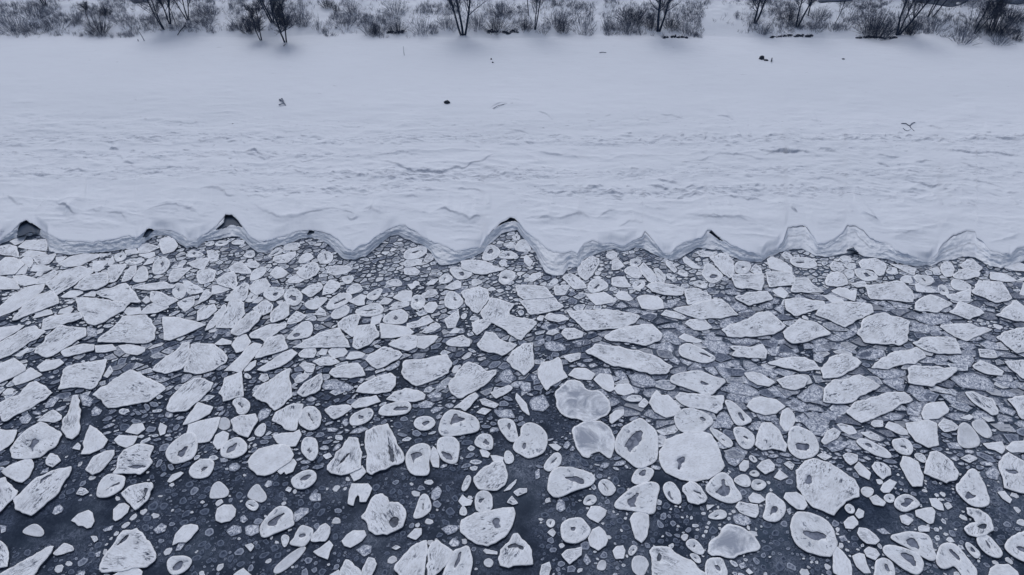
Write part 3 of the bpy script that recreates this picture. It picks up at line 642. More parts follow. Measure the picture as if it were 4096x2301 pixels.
2929,1478 2958,1460 2980,1482 2965,1500|g
2665,1423 2687,1419 2720,1445 2712,1460 2683,1445|g
3530,1241 3553,1212 3572,1228 3595,1248|g
457,1027 473,1012 498,1018 504,1030 473,1049|h
2614,1077 2630,1071 2659,1106 2659,1125 2637,1109|h
1363,1112 1402,1103 1415,1112 1392,1141|h
3307,1346 3348,1339 3388,1354 3359,1365|g
2772,1132 2798,1122 2830,1138 2820,1154 2788,1145|h
2425,1016 2464,1003 2464,1038 2432,1035|h
3598,1122 3630,1096 3656,1132 3620,1129|h
976,1485 991,1456 1024,1441 1020,1463 998,1482|p
304,1976 322,1950 341,1954 355,1969 330,1983|s
2055,1969 2077,1954 2106,1954 2106,1969 2070,1983|s
2511,2211 2526,2181 2548,2185 2548,2200 2526,2225|h
2521,1042 2540,1035 2566,1042 2550,1064 2527,1067|h
2097,1026 2106,1019 2132,1045 2119,1067 2100,1051|s
2663,1042 2682,1045 2708,1080 2698,1090 2669,1064|k
2289,1368 2326,1361 2363,1361 2359,1376 2315,1379|g
3881,1212 3910,1209 3946,1238 3926,1245|g
3379,1084 3395,1077 3417,1087 3411,1112 3388,1109|h
2756,2218 2775,2214 2797,2225 2804,2251 2786,2251|h
2555,1617 2577,1592 2595,1610 2577,1632 2555,1628|s
1795,2174 1813,2152 1839,2167 1831,2185 1806,2185|g
1397,1735 1419,1716 1456,1709 1474,1716 1438,1731|g
3674,2108 3688,2101 3718,2108 3718,2126 3677,2126|s
3421,2057 3435,2035 3457,2046 3454,2068 3435,2075|s
1317,2302 1353,2280 1361,2287 1357,2320|p
1934,2251 1945,2236 1963,2236 1974,2251 1963,2269 1945,2266|r
1740,1555 1758,1533 1788,1526 1784,1555|g
3267,1822 3293,1811 3329,1826 3300,1841|s
3356,1035 3379,1022 3405,1032 3401,1048 3376,1051|h
1035,1515 1046,1496 1068,1496 1075,1518 1057,1529|s
3384,1332 3424,1302 3428,1332 3410,1343|g
3401,1135 3459,1125 3466,1145 3427,1148|k
1963,1822 1985,1822 2015,1830 2011,1844 1974,1844|p
501,1002 541,993 551,1012 504,1021|p
1537,1478 1566,1460 1599,1445 1595,1463 1559,1482|g
2183,2090 2198,2075 2220,2082 2216,2104 2198,2112|h
59,1095 100,1061 109,1071 100,1095|p
2659,1225 2676,1206 2701,1199 2708,1212 2682,1232|g
1074,1026 1096,1000 1122,993 1131,1006 1112,1016 1080,1026|h
554,1021 616,1008 619,1024 597,1033|p
3127,1019 3139,1006 3159,1016 3175,1032 3143,1038|s
1260,1257 1280,1228 1296,1241 1305,1264|k
1835,2057 1850,2020 1868,2042 1864,2064|h
1919,1800 1938,1797 1960,1815 1952,1830 1930,1826|p
1908,1650 1930,1632 1967,1639 1941,1658|s
1697,1042 1713,1016 1733,1019 1733,1038 1710,1051|k
1515,1216 1537,1190 1570,1199 1550,1216|s
3036,1228 3078,1206 3104,1209 3078,1225 3046,1235|g
687,1077 700,1055 740,1043 737,1061|h
977,1026 983,1013 1009,1000 1019,1016 1009,1032|h
2029,2009 2048,1983 2073,2013 2051,2020|s
703,2203 718,2167 747,2163 722,2200|g
3134,1855 3159,1844 3178,1859 3167,1881|s
2994,1896 3016,1877 3042,1896 3024,1910|h
2628,1745 2646,1735 2665,1749 2654,1767 2632,1764|g
3505,2119 3534,2112 3564,2137 3531,2137|g
3546,1084 3559,1071 3582,1071 3588,1087 3572,1096 3553,1093|h
2930,1225 2946,1206 2969,1216 2965,1232 2943,1238|g
414,1504 440,1463 451,1485 429,1511|p
1722,1643 1740,1628 1780,1628 1758,1643 1733,1654|g
2194,1778 2223,1775 2245,1789 2231,1804 2216,1797|p
2994,1709 3024,1687 3042,1687 3013,1724|g
3098,1235 3127,1219 3136,1235 3133,1257|g
11,1570 29,1555 55,1559 48,1577 22,1581|p
1934,2203 1941,2196 1989,2207 1989,2218 1945,2214|p
3989,1614 4007,1610 4025,1650 4014,1658|g
300,2302 337,2280 341,2291 322,2320|g
858,980 874,964 906,964 912,974 887,984|h
2121,1504 2143,1493 2154,1526 2143,1537|g
1887,1122 1904,1116 1932,1129 1910,1138 1891,1145|h
3376,1058 3388,1055 3421,1058 3421,1074 3395,1077|h
3725,1324 3743,1317 3776,1332 3761,1339 3732,1339|g
2720,1434 2775,1449 2753,1463 2731,1452|g
2804,1339 2822,1328 2866,1332 2855,1346|g
59,1423 110,1390 114,1401 81,1427|p
2333,2240 2344,2214 2363,2247 2348,2262|g
3417,1212 3443,1196 3469,1206 3443,1222|g
1273,1412 1288,1394 1310,1398 1302,1419 1280,1419|p
3717,1077 3749,1067 3762,1084 3749,1096|s
925,977 938,961 967,961 977,977|h
2139,1888 2157,1874 2161,1910 2143,1918|g
2711,1093 2724,1077 2746,1090 2750,1109 2724,1100|h
2901,1164 2933,1154 2943,1170 2927,1183|g
2023,987 2045,968 2061,971 2058,990 2039,993|s
3989,1691 4011,1683 4022,1716 4000,1713|g
962,2068 976,2060 991,2079 976,2093 962,2086|g
333,1183 364,1167 386,1167 379,1186|p
980,2181 1005,2174 1016,2185 1002,2207|s
2994,1833 3002,1819 3016,1826 3031,1844 3016,1852|h
1057,1943 1071,1921 1090,1925 1086,1943 1068,1950|g
0,2101 26,2104 22,2126 4,2134|g
604,1416 630,1401 641,1416 615,1434|g
2190,1148 2216,1112 2232,1122 2226,1135|h
3086,1687 3093,1669 3115,1676 3112,1702|g
3233,1628 3251,1625 3273,1650 3258,1658|g
2015,1965 2040,1939 2066,1918 2062,1932 2040,1958|p
569,1204 585,1183 607,1201 585,1214|p
1704,1138 1726,1119 1755,1116 1733,1138|p
2980,1654 3013,1650 3027,1665 3005,1672|g
3842,1672 3879,1658 3893,1669 3879,1680|p
572,1061 591,1040 616,1030 610,1052|p
435,1061 432,1046 451,1024 457,1049 442,1064|p
224,1030 267,1027 236,1052 227,1046|p
2143,1365 2176,1354 2179,1372 2154,1379|g
3355,2148 3377,2141 3392,2163 3366,2167|g
3479,1206 3524,1206 3537,1216 3508,1222|g
2190,2130 2209,2115 2223,2130 2212,2148|s
2954,2258 2976,2247 2987,2269 2965,2276|g
1994,1048 2013,1042 2032,1058 2007,1067|h
289,1793 311,1771 322,1782 319,1800|s
1798,1332 1820,1310 1839,1317 1831,1332|p
4025,1705 4047,1705 4069,1727 4051,1731|g
2663,1093 2701,1103 2692,1119 2676,1116|h
2628,1526 2657,1511 2668,1526 2643,1537|g
2048,945 2071,935 2081,955 2061,964|h
2410,1478 2436,1474 2447,1493 2421,1496|g
2878,1183 2907,1183 2930,1199 2917,1206|g
3776,2016 3794,2009 3809,2027 3791,2038|s
1809,1485 1820,1463 1835,1467 1831,1489 1813,1493|p
1291,1822 1317,1811 1328,1826 1306,1837|s
648,1405 681,1387 696,1394 659,1412|g
816,977 848,961 858,977 835,984|h
410,2119 454,2101 447,2119 418,2126|g
3926,1669 3952,1669 3978,1683 3952,1687|p
3798,1833 3824,1822 3838,1837 3824,1844|g
586,1507 630,1500 637,1518|g
363,2145 385,2145 392,2159 377,2170|s
140,1102 152,1086 177,1086 162,1105|p
976,1507 983,1489 1009,1511 991,1515|h
1423,1526 1445,1511 1460,1515 1445,1533|g
848,1350 866,1321 877,1328 859,1354|g
1009,1212 1028,1196 1054,1196 1032,1212|p
1842,1269 1857,1251 1868,1258 1857,1280|h
3145,2038 3163,2031 3167,2053 3156,2060|g
899,1328 914,1321 925,1339 907,1346|g
1630,1138 1646,1135 1662,1148 1646,1158|p
249,1595 267,1577 278,1588 264,1603|g
2355,1460 2377,1452 2392,1463 2363,1471|g
2983,2284 2994,2273 3013,2291 2998,2298|p
2826,2020 2859,2020 2830,2042|s
172,1881 194,1870 190,1888 161,1896|g
3046,1808 3064,1804 3075,1822 3053,1822|g
395,1015 429,1015 417,1027 401,1030|p
4068,1122 4110,1106 4110,1122|p
1566,2192 1584,2181 1603,2189 1584,2200|s
381,2214 403,2203 399,2225 385,2229|g
630,1273 645,1277 641,1291 615,1284|g
1141,1961 1152,1947 1167,1954 1159,1969|s
3936,1077 3955,1084 3962,1096 3943,1096|g
645,1507 681,1515 659,1526|g
2355,1332 2374,1328 2377,1343 2355,1343|g
2450,1190 2466,1196 2463,1206 2450,1212|p
261,1214 286,1201 299,1204 286,1214|p
1700,1555 1725,1540 1729,1555|g
2899,1354 2925,1346 2921,1361|g
3665,1187 3691,1180 3678,1193|g"""
FLOE_LABELS="""largest round white floe with a small dark hollow at its left
largest kite shaped floe with scattered pits, lower right
largest five sided floe on the left, pitted over its right half
large gem shaped floe with black cracks, bottom left
large worn grey floe with a bitten upper edge
big upright floe with a grey pool in its upper part
big oval floe with an eye shaped grey hollow, lower right
big down right slanting streaked floe left of the glassy lobed floe
large half moon shaped floe with dark pits, bottom centre
tall chipped floe with a dark groove down its right side
longest slab floe, slanting down to the right, cracked at its top
long ragged leaf shaped floe pointing up right, far left
big blocky floe with two long cracks, upper right
big oval floe with a black pitted mark at the left
ragged pitted floe with a dark grey bay at its right
pale grey floe with a round notch in its foot
broad flat bottomed floe with cut corners, below the downward triangle floe
pale glassy floe with three lobes, bottom right
long flat slab floe with a ragged right end, right of centre
long bar shaped floe slanting up right, on the right
pale slab with a straight left side above the slanting bar floe
blunt five sided slab floe in the middle, sloping up to the right
big many sided pitted floe right of the pear shaped floe
thick slanting slab cut by the left edge of the view
four sided floe with straight upper edge, above left of the great five sided floe
large pitted arrowhead slab right of centre
smooth pale oval floe, left of centre in the lower part
rounded triangular floe with a dark bar shaped pool
big up right slanting streaked floe above the grey triangle floe
big many sided pitted floe below right of the right pointing wedge
big many sided pitted floe below right of the ragged crater floe
big long flat lying pitted floe above left of the cracked block floe
big four sided hollow centred floe below the pool topped floe
big triangular floe pointing down, upper left
pointed spearhead shaped floe left of centre
big long up right slanting pitted floe above left of the trapezoid floe
big many sided pitted floe below the great five sided floe
big up right slanting streaked floe right of the great five sided floe
big many sided streaked floe left of the grooved tall floe
big rounded hollow centred floe above left of the dark bar floe
big long flat lying hollow centred floe right of the long slanting slab
big down right slanting hollow centred floe below the pear shaped floe
big long up right slanting streaked floe below the leaf shaped floe
big long flat lying pitted floe above the long slanting slab
rounded floe with a grey triangle shaped hollow, centre
long low slab with a peak at its right end, upper right
big many sided streaked floe below right of the half moon floe
pear shaped floe with a dark pool at its broad foot, right
big rounded hollow centred floe above left of the great cracked kite floe
big rounded hollow centred floe below left of the half moon floe
big many sided pitted floe above the half moon floe
big long flat lying streaked floe above right of the slanting bar floe
wide pitted slab near the ice edge, upper right
mid sized many sided pitted floe above left of the pear shaped floe
mid sized flat lying streaked floe right of the arrowhead slab
mid sized rounded hollow centred floe above the great round floe
mid sized many sided pitted floe right of the cracked block floe
mid sized long up right slanting pitted floe above the left slanting slab
mid sized four sided hollow centred floe below right of the pear shaped floe
mid sized four sided hollow centred floe below right of the great round floe
mid sized rounded hollow centred floe below right of the great five sided floe
mid sized long down right slanting hollow centred floe right of the eye hollow floe
mid sized down right slanting hollow centred floe below left of the pear shaped floe
mid sized long flat lying pitted floe above the great round floe
mid sized many sided plain white floe below right of the slanting bar floe
long streaked plank floe, upper left, slanting up right
flat triangular floe with a long straight base
pointed floe with dark flakes along its middle, lower left of centre
mid sized many sided pitted floe above left of the great cracked kite floe
mid sized rounded hollow centred floe right of the grooved tall floe
mid sized up right slanting streaked floe below the right pointing wedge
mid sized long up right slanting plain white floe below left of the slanted plank floe
mid sized four sided plain white floe above left of the smooth pale oval
mid sized up right slanting streaked floe above left of the pale wedge slab
left one of two: mid sized long flat lying pitted floe by the cracked block floe
wedge floe pointing right beside the broad cut corner floe
mid sized long flat lying pitted floe below right of the cracked block floe
mid sized many sided pitted floe above left of the smooth square floe
mid sized many sided pitted floe below left of the half moon floe
right one of two: mid sized flat lying pitted floe by the wide pitted slab
smooth white four sided floe with hollow sides
mid sized flat lying streaked floe below left of the upper stacked slab
mid sized many sided pitted floe below right of the spade floe
mid sized many sided streaked floe below the pear shaped floe
mid sized rounded hollow centred floe below the dark bar floe
mid sized long up right slanting streaked floe below left of the slanted plank floe
mid sized four sided streaked floe above the cracked gem floe
mid sized four sided streaked floe below right of the spearhead floe
mid sized long flat lying streaked floe left of the blunt slab floe
mid sized long upright streaked floe above right of the big oval left floe
mid sized long flat lying grey mottled floe right of the slanting bar floe
mid sized up right slanting streaked floe right of the right pointing wedge
mid sized flat lying pitted floe below right of the spade floe
mid sized many sided plain white floe above right of the pool topped floe
mid sized many sided pitted floe left of the spearhead floe
right one of two: mid sized long flat lying pitted floe by the cracked block floe
mid sized long flat lying pitted floe below right of the upper stacked slab
spade shaped floe pointing down, near the middle of the ice edge
mid sized upright pitted floe left of the leaf shaped floe
mid sized flat lying plain white floe below the pear shaped floe
mid sized flat lying pitted floe above right of the downward triangle floe
mid sized flat lying pitted floe left of the blunt slab floe
mid sized flat lying plain white floe below the arrowhead slab
mid sized long flat lying pitted floe right of the arrowhead slab
mid sized rounded hollow centred floe below the grey triangle floe
mid sized four sided plain white floe above left of the leaf shaped floe
mid sized rounded hollow centred floe right of the leaf shaped floe
mid sized many sided pitted floe right of the long based triangle
mid sized long flat lying pitted floe below right of the arrowhead slab
mid sized down right slanting plain white floe left of the pear shaped floe
mid sized four sided plain white floe right of the big oval left floe
mid sized upright plain white floe below right of the eye hollow floe
mid sized four sided plain white floe above left of the left slanting slab
mid sized rounded hollow centred floe below left of the glassy lobed floe
mid sized rounded hollow centred floe above left of the eye hollow floe
mid sized long flat lying hollow centred floe below the peaked long slab
mid sized long up right slanting plain white floe above left of the spearhead floe
left one of two rectangular floes side by side near the ice edge
mid sized many sided pitted floe above left of the smooth pale oval
upper one of two slabs lying edge to edge near the ice edge
mid sized upright plain white floe below the pool topped floe
mid sized rounded hollow centred floe below right of the eye hollow floe
left one of two: mid sized flat lying pitted floe by the wide pitted slab
mid sized rounded smooth pale floe above the pear shaped floe
mid sized four sided pitted floe above the pear shaped floe
mid sized up right slanting pitted floe above the spearhead floe
mid sized long flat lying pitted floe below right of the long based triangle
mid sized four sided pitted floe right of the wide pitted slab
mid sized rounded hollow centred floe below right of the spearhead floe
mid sized long flat lying pitted floe above the spade floe
mid sized rounded hollow centred floe left of the smooth pale oval
mid sized four sided streaked floe above right of the pear shaped floe
mid sized flat lying streaked floe right of the slanted plank floe
mid sized long flat lying pitted floe left of the downward triangle floe
mid sized flat lying streaked floe right of the left block floe
small many sided pitted floe below the great round floe
small flat lying plain white floe right of the slanting bar floe
small long flat lying pitted floe below left of the blunt slab floe
small down right slanting pitted floe above left of the left block floe
small long flat lying pitted floe below the arrowhead slab
small long flat lying plain white floe above left of the blunt slab floe
small long down right slanting streaked floe above the pear shaped floe
small many sided plain white floe left of the slanted plank floe
small many sided pitted floe below left of the ragged crater floe
small rounded hollow centred floe left of the smooth pale oval
small up right slanting pitted floe above right of the leaf shaped floe
small long flat lying hollow centred floe above the grooved tall floe
small long up right slanting streaked floe right of the right pointing wedge
small long flat lying plain white floe below the cracked gem floe
small up right slanting streaked floe right of the spearhead floe
small many sided plain white floe above left of the ragged crater floe
small long flat lying streaked floe above left of the peaked long slab
small long up right slanting pitted floe above the spearhead floe
small rounded hollow centred floe below right of the smooth pale oval
small rounded hollow centred floe right of the cracked gem floe
small long up right slanting streaked floe above the spearhead floe
small down right slanting hollow centred floe below the pear shaped floe
small flat lying pitted floe right of the wide pitted slab
small long flat lying grey mottled floe below the arrowhead slab
small rounded hollow centred floe right of the great round floe
small many sided pitted floe above the wide upper slab
small flat lying pitted floe left of the pale wedge slab
small long down right slanting hollow centred floe above right of the great round floe
small long flat lying grey mottled floe right of the cracked block floe
small flat lying plain white floe above right of the smooth pale oval
small many sided plain white floe below right of the dark bar floe
small long flat lying plain white floe above right of the slanted plank floe
small long flat lying pitted floe below right of the left block floe
small four sided plain white floe left of the big oval left floe
small many sided grey mottled floe left of the pale wedge slab
small up right slanting plain white floe right of the great five sided floe
small flat lying plain white floe above right of the wide upper slab
small flat lying streaked floe above left of the peaked long slab
small down right slanting hollow centred floe right of the grey triangle floe
small long down right slanting hollow centred floe below the slanting bar floe
small long upright pitted floe below left of the leaf shaped floe
small flat lying streaked floe right of the left block floe
small rounded hollow centred floe left of the pear shaped floe
small four sided hollow centred floe below right of the flaked leaf floe
small flat lying pitted floe above left of the wide pitted slab
small four sided hollow centred floe above the half moon floe
small up right slanting plain white floe right of the cracked gem floe
small down right slanting grey mottled floe below the peaked long slab
small rounded hollow centred floe right of the smooth pale oval
small four sided pitted floe above right of the long based triangle
small flat lying pitted floe above left of the blunt slab floe
small long up right slanting smooth pale floe below the flaked leaf floe
small many sided plain white floe left of the flaked leaf floe
small many sided grey mottled floe right of the great round floe
small down right slanting plain white floe below left of the great cracked kite floe
small long flat lying pitted floe above right of the pear shaped floe
small up right slanting plain white floe below left of the ragged crater floe
small long flat lying pitted floe above the trapezoid floe
small flat lying grey mottled floe right of the cracked block floe
small rounded hollow centred floe below the pool topped floe
small up right slanting hollow centred floe above left of the grooved tall floe
small rounded hollow centred floe below right of the slanting bar floe
small many sided plain white floe below left of the pale wedge slab
small up right slanting hollow centred floe left of the long based triangle
small up right slanting pitted floe above right of the right pointing wedge
small down right slanting hollow centred floe below left of the great round floe
small flat lying pitted floe above right of the glassy lobed floe
small long up right slanting plain white floe above the left slanting slab
small upright hollow centred floe right of the ragged crater floe
small rounded smooth pale floe left of the glassy lobed floe
small many sided plain white floe below right of the leaf shaped floe
small many sided pitted floe above the long based triangle
small upright pitted floe below the ragged crater floe
small long flat lying streaked floe right of the cracked block floe
small long flat lying grey mottled floe above the slanting bar floe
small flat lying hollow centred floe above left of the blunt slab floe
small up right slanting pitted floe above left of the long based triangle
small many sided pitted floe left of the wide pitted slab
small many sided plain white floe above right of the worn grey floe
small long flat lying pitted floe above left of the right pointing wedge
small long down right slanting pitted floe below the arrowhead slab
small four sided hollow centred floe above the peaked long slab
small up right slanting pitted floe right of the flaked leaf floe
small flat lying hollow centred floe above right of the long based triangle
small flat lying pitted floe above left of the grooved tall floe
small flat lying grey mottled floe below left of the pale wedge slab
small many sided streaked floe above right of the right pointing wedge
small rounded hollow centred floe left of the grey triangle floe
small long flat lying grey mottled floe below left of the cracked block floe
small rounded smooth pale floe below left of the smooth pale oval
small long down right slanting plain white floe above right of the left block floe
small down right slanting smooth pale floe above the pear shaped floe
very small four sided hollow centred floe below right of the grey triangle floe
very small long up right slanting triangular plain white floe above the left slanting slab
very small many sided pitted floe right of the great cracked kite floe
very small flat lying grey mottled floe right of the slanting bar floe
very small down right slanting pitted floe right of the eye hollow floe
very small many sided plain white floe below left of the pear shaped floe
very small many sided plain white floe above the right pointing wedge
very small long down right slanting streaked floe above right of the wide upper slab
very small long up right slanting hollow centred floe above the long based triangle
very small many sided pitted floe above left of the long based triangle
very small flat lying plain white floe left of the slanted plank floe
very small many sided grey mottled floe below the smooth square floe
very small flat lying plain white floe above the worn grey floe
very small long flat lying grey mottled floe below right of the long slanting slab
very small four sided plain white floe below right of the dark bar floe
very small flat lying plain white floe above the wide upper slab
very small many sided pitted floe above right of the right pointing wedge
very small up right slanting pitted floe above the downward triangle floe
very small rounded hollow centred floe left of the spade floe
very small many sided plain white floe above left of the spearhead floe
very small long flat lying pitted floe above the grooved tall floe
very small four sided smooth pale floe above left of the flaked leaf floe
very small flat lying pitted floe below left of the peaked long slab
very small long down right slanting grey mottled floe right of the slanting bar floe
very small down right slanting pitted floe right of the upper stacked slab
very small rounded hollow centred floe right of the dark bar floe
very small up right slanting pitted floe below the spade floe
very small long flat lying hollow centred floe right of the left block floe
very small rounded hollow centred floe below left of the spearhead floe
very small long flat lying streaked floe above left of the right pointing wedge
very small down right slanting plain white floe below right of the eye hollow floe
very small many sided grey mottled floe above right of the great round floe
very small many sided pitted floe below the dark bar floe
very small long flat lying plain white floe left of the trapezoid floe
right one of two: very small rounded hollow centred floe by the long based triangle
very small down right slanting grey mottled floe left of the pale wedge slab
very small rounded hollow centred floe above the right pointing wedge
very small up right slanting hollow centred floe above left of the dark bar floe
very small four sided hollow centred floe above the wide upper slab
very small flat lying grey mottled floe above right of the slanting bar floe
very small flat lying hollow centred floe between the spade floe and the blunt slab floe
very small flat lying plain white floe below the great five sided floe
very small long up right slanting pitted floe above the grey triangle floe
very small long flat lying grey mottled floe below the arrowhead slab
very small many sided plain white floe above the cracked gem floe
very small long flat lying grey mottled floe left of the pale wedge slab
very small flat lying pitted floe above right of the blunt slab floe
very small many sided plain white floe left of the smooth pale oval
very small long down right slanting hollow centred floe above right of the great round floe
very small many sided plain white floe below left of the flaked leaf floe
right one of two: very small long flat lying pitted floe by the wide pitted slab
very small flat lying pitted floe above right of the big oval left floe
very small up right slanting streaked floe above right of the right pointing wedge
very small flat lying grey mottled floe above the great cracked kite floe
very small long flat lying plain white floe below the broad cut corner floe
very small up right slanting plain white floe above the blunt slab floe
very small four sided plain white floe below right of the flaked leaf floe
very small many sided grey mottled floe below left of the arrowhead slab
very small flat lying pitted floe above left of the slanted plank floe
very small many sided streaked floe above left of the long based triangle
very small long flat lying grey mottled floe above the pear shaped floe
very small long flat lying streaked floe above right of the broad cut corner floe
very small long flat lying plain white floe left of the wide pitted slab
left one of two: very small long flat lying pitted floe by the wide pitted slab
very small flat lying pitted floe left of the wide upper slab
very small up right slanting pitted floe below left of the pale wedge slab
very small four sided hollow centred floe above the spade floe
left one of two: very small rounded hollow centred floe by the long based triangle
very small many sided grey mottled floe right of the slanting bar floe
very small flat lying hollow centred floe between the spade floe and the upper stacked slab
very small flat lying hollow centred floe above left of the wide pitted slab
very small long flat lying grey mottled floe below left of the pale wedge slab
very small flat lying plain white floe below the long slanting slab"""
# ---------------------------------------------------------------- helpers
def unproj(sx, sy, z):
    cx = (np.asarray(sx, float) - 2048) / FPX; cy = (1150.5 - np.asarray(sy, float)) / FPX
    dy = math.cos(PITCH) + cy * math.sin(PITCH); dz = -math.sin(PITCH) + cy * math.cos(PITCH)
    t = (np.asarray(z, float) - CAMZ) / dz
    return cx * t, dy * t
def vnoise(x, y, seed=0):
    """smooth 2-d value noise, numpy arrays, range -1..1"""
    xi = np.floor(x).astype(np.int64); yi = np.floor(y).astype(np.int64)
    fx = x - xi; fy = y - yi; fx = fx * fx * (3 - 2 * fx); fy = fy * fy * (3 - 2 * fy)
    def h(a, b):
        n = (a * 374761393 + b * 668265263 + seed * 1442695041) & 0xffffffff
        n = ((n ^ (n >> 13)) * 1274126177) & 0xffffffff
        return ((n ^ (n >> 16)) & 0xffff) / 32767.5 - 1
    return ((h(xi, yi) * (1 - fx) + h(xi + 1, yi) * fx) * (1 - fy) + (h(xi, yi + 1) * (1 - fx) + h(xi + 1, yi + 1) * fx) * fy)
def fbm(x, y, seed=0, o=4):
    s = 0; a = 0.5
    for k in range(o): s = s + a * vnoise(x * 2 ** k, y * 2 ** k, seed + k * 17); a *= 0.5
    return s
def sstep(a, b, v):
    t = np.clip((v - a) / (b - a), 0, 1); return t * t * (3 - 2 * t)
def pts(s): return [tuple(float(c) for c in a.split(',')) for a in s.split()]
def np_mesh(name, V, F, mats, smooth=True, fmat=None, attrs=None):
    """V (n,3) F (m,k) arrays with constant k"""
    me = bpy.data.meshes.new(name); V = np.asarray(V, np.float32); F = np.asarray(F, np.int32)
    me.vertices.add(len(V)); me.vertices.foreach_set('co', V.ravel())
    k = F.shape[1]; me.loops.add(F.size); me.loops.foreach_set('vertex_index', F.ravel())
    me.polygons.add(len(F)); me.polygons.foreach_set('loop_start', np.arange(0, F.size, k, dtype=np.int32))
    me.polygons.foreach_set('loop_total', np.full(len(F), k, np.int32))
    me.polygons.foreach_set('use_smooth', np.full(len(F), smooth, bool))
    if fmat is not None: me.polygons.foreach_set('material_index', np.asarray(fmat, np.int32))
    for n, a in (attrs or {}).items():
        at = me.attributes.new(n, 'FLOAT', 'POINT'); at.data.foreach_set('value', np.asarray(a, np.float32))
    for m in mats: me.materials.append(m)
    me.update(calc_edges=True); me.validate()
    o = bpy.data.objects.new(name, me); COL.objects.link(o); return o
def tag(o, label=None, cat=None, group=None, kind=None):
    if label: o['label'] = label
    if cat: o['category'] = cat
    if group: o['group'] = group
    if kind: o['kind'] = kind
    return o
class Nodes:
    def __init__(s, name, rough=0.8, spec=0.3):
        spec = spec * 0.25
        s.m = bpy.data.materials.new(name); s.m.use_nodes = True; s.t = s.m.node_tree
        s.b = s.t.nodes['Principled BSDF']; s.b.inputs['Roughness'].default_value = rough
        s.b.inputs['Specular IOR Level'].default_value = spec
        s.out = s.t.nodes['Material Output']
    def n(s, typ, **kw):
        nd = s.t.nodes.new(typ)
        for k, v in kw.items():
            if k in nd.inputs.keys() if isinstance(k, str) else False: nd.inputs[k].default_value = v
            else: setattr(nd, k, v)
        return nd
    def l(s, a, b): s.t.links.new(a, b)
    def coord(s, scale=(1, 1, 1), rot=0, which='Object'):
        tc = s.n('ShaderNodeTexCoord'); mp = s.n('ShaderNodeMapping')
        mp.inputs['Scale'].default_value = scale; mp.inputs['Rotation'].default_value = (0, 0, rot)
        oi = s.n('ShaderNodeObjectInfo'); ad = s.n('ShaderNodeVectorMath', operation='MULTIPLY_ADD')
        s.l(tc.outputs[which], mp.inputs['Vector'])
        cb = s.n('ShaderNodeCombineXYZ'); s.l(oi.outputs['Random'], cb.inputs[0]); s.l(oi.outputs['Random'], cb.inputs[1]); s.l(oi.outputs['Random'], cb.inputs[2])
        s.l(cb.outputs[0], ad.inputs[0]); ad.inputs[1].default_value = (97, 53, 31); s.l(mp.outputs[0], ad.inputs[2])
        return ad.outputs[0]
    def noise(s, vec, scale, detail=3, rough=0.55, dist=0.0):
        nd = s.n('ShaderNodeTexNoise'); nd.inputs['Scale'].default_value = scale; nd.inputs['Detail'].default_value = detail
        nd.inputs['Roughness'].default_value = rough; nd.inputs['Distortion'].default_value = dist
        if vec is not None: s.l(vec, nd.inputs['Vector'])
        return nd.outputs['Fac']
    def ramp(s, fac, *stops):
        r = s.n('ShaderNodeValToRGB'); e = r.color_ramp.elements; stops = sorted(stops, key=lambda q: q[0])
        e[0].position = 0.0; e[1].position = stops[-1][0]; e[0].position = stops[0][0]
        for p, c in stops[1:-1]: e.new(p)
        for el, (p, c) in zip(sorted(e, key=lambda q: q.position), stops): el.color = (c, c, c, 1) if isinstance(c, (int, float)) else (*c, 1)
        s.l(fac, r.inputs[0]); return r.outputs[0]
    def mix(s, fac, a, b, mode='MIX'):
        m = s.n('ShaderNodeMix', data_type='RGBA', blend_type=mode)
        for sock, v in ((m.inputs[0], fac), (m.inputs[6], a), (m.inputs[7], b)):
            if isinstance(v, (int, float)): sock.default_value = v
            elif isinstance(v, tuple): sock.default_value = (*v, 1)
            else: s.l(v, sock)
        return m.outputs[2]
    def math(s, op, a, b=0.0):
        m = s.n('ShaderNodeMath', operation=op)
        for i, v in enumerate((a, b)):
            if isinstance(v, (int, float)): m.inputs[i].default_value = v
            else: s.l(v, m.inputs[i])
        return m.outputs[0]
    def attr(s, name): a = s.n('ShaderNodeAttribute'); a.attribute_name = name; return a.outputs['Fac']
    def bump(s, h, strength=0.5, dist=0.03):
        b = s.n('ShaderNodeBump'); b.inputs['Strength'].default_value = strength; b.inputs['Distance'].default_value = dist
        s.l(h, b.inputs['Height']); s.l(b.outputs[0], s.b.inputs['Normal'])
    def base(s, c):
        if isinstance(c, tuple): s.b.inputs['Base Color'].default_value = (*c, 1)
        else: s.l(c, s.b.inputs['Base Color'])
        return s.m

# ---------------------------------------------------------------- materials
SNOW = (0.72, 0.78, 0.885); SNOWD = (0.64, 0.705, 0.815); GREY = (0.17, 0.20, 0.28); DARK = (0.012, 0.020, 0.036); SLATE = (0.05, 0.065, 0.105)

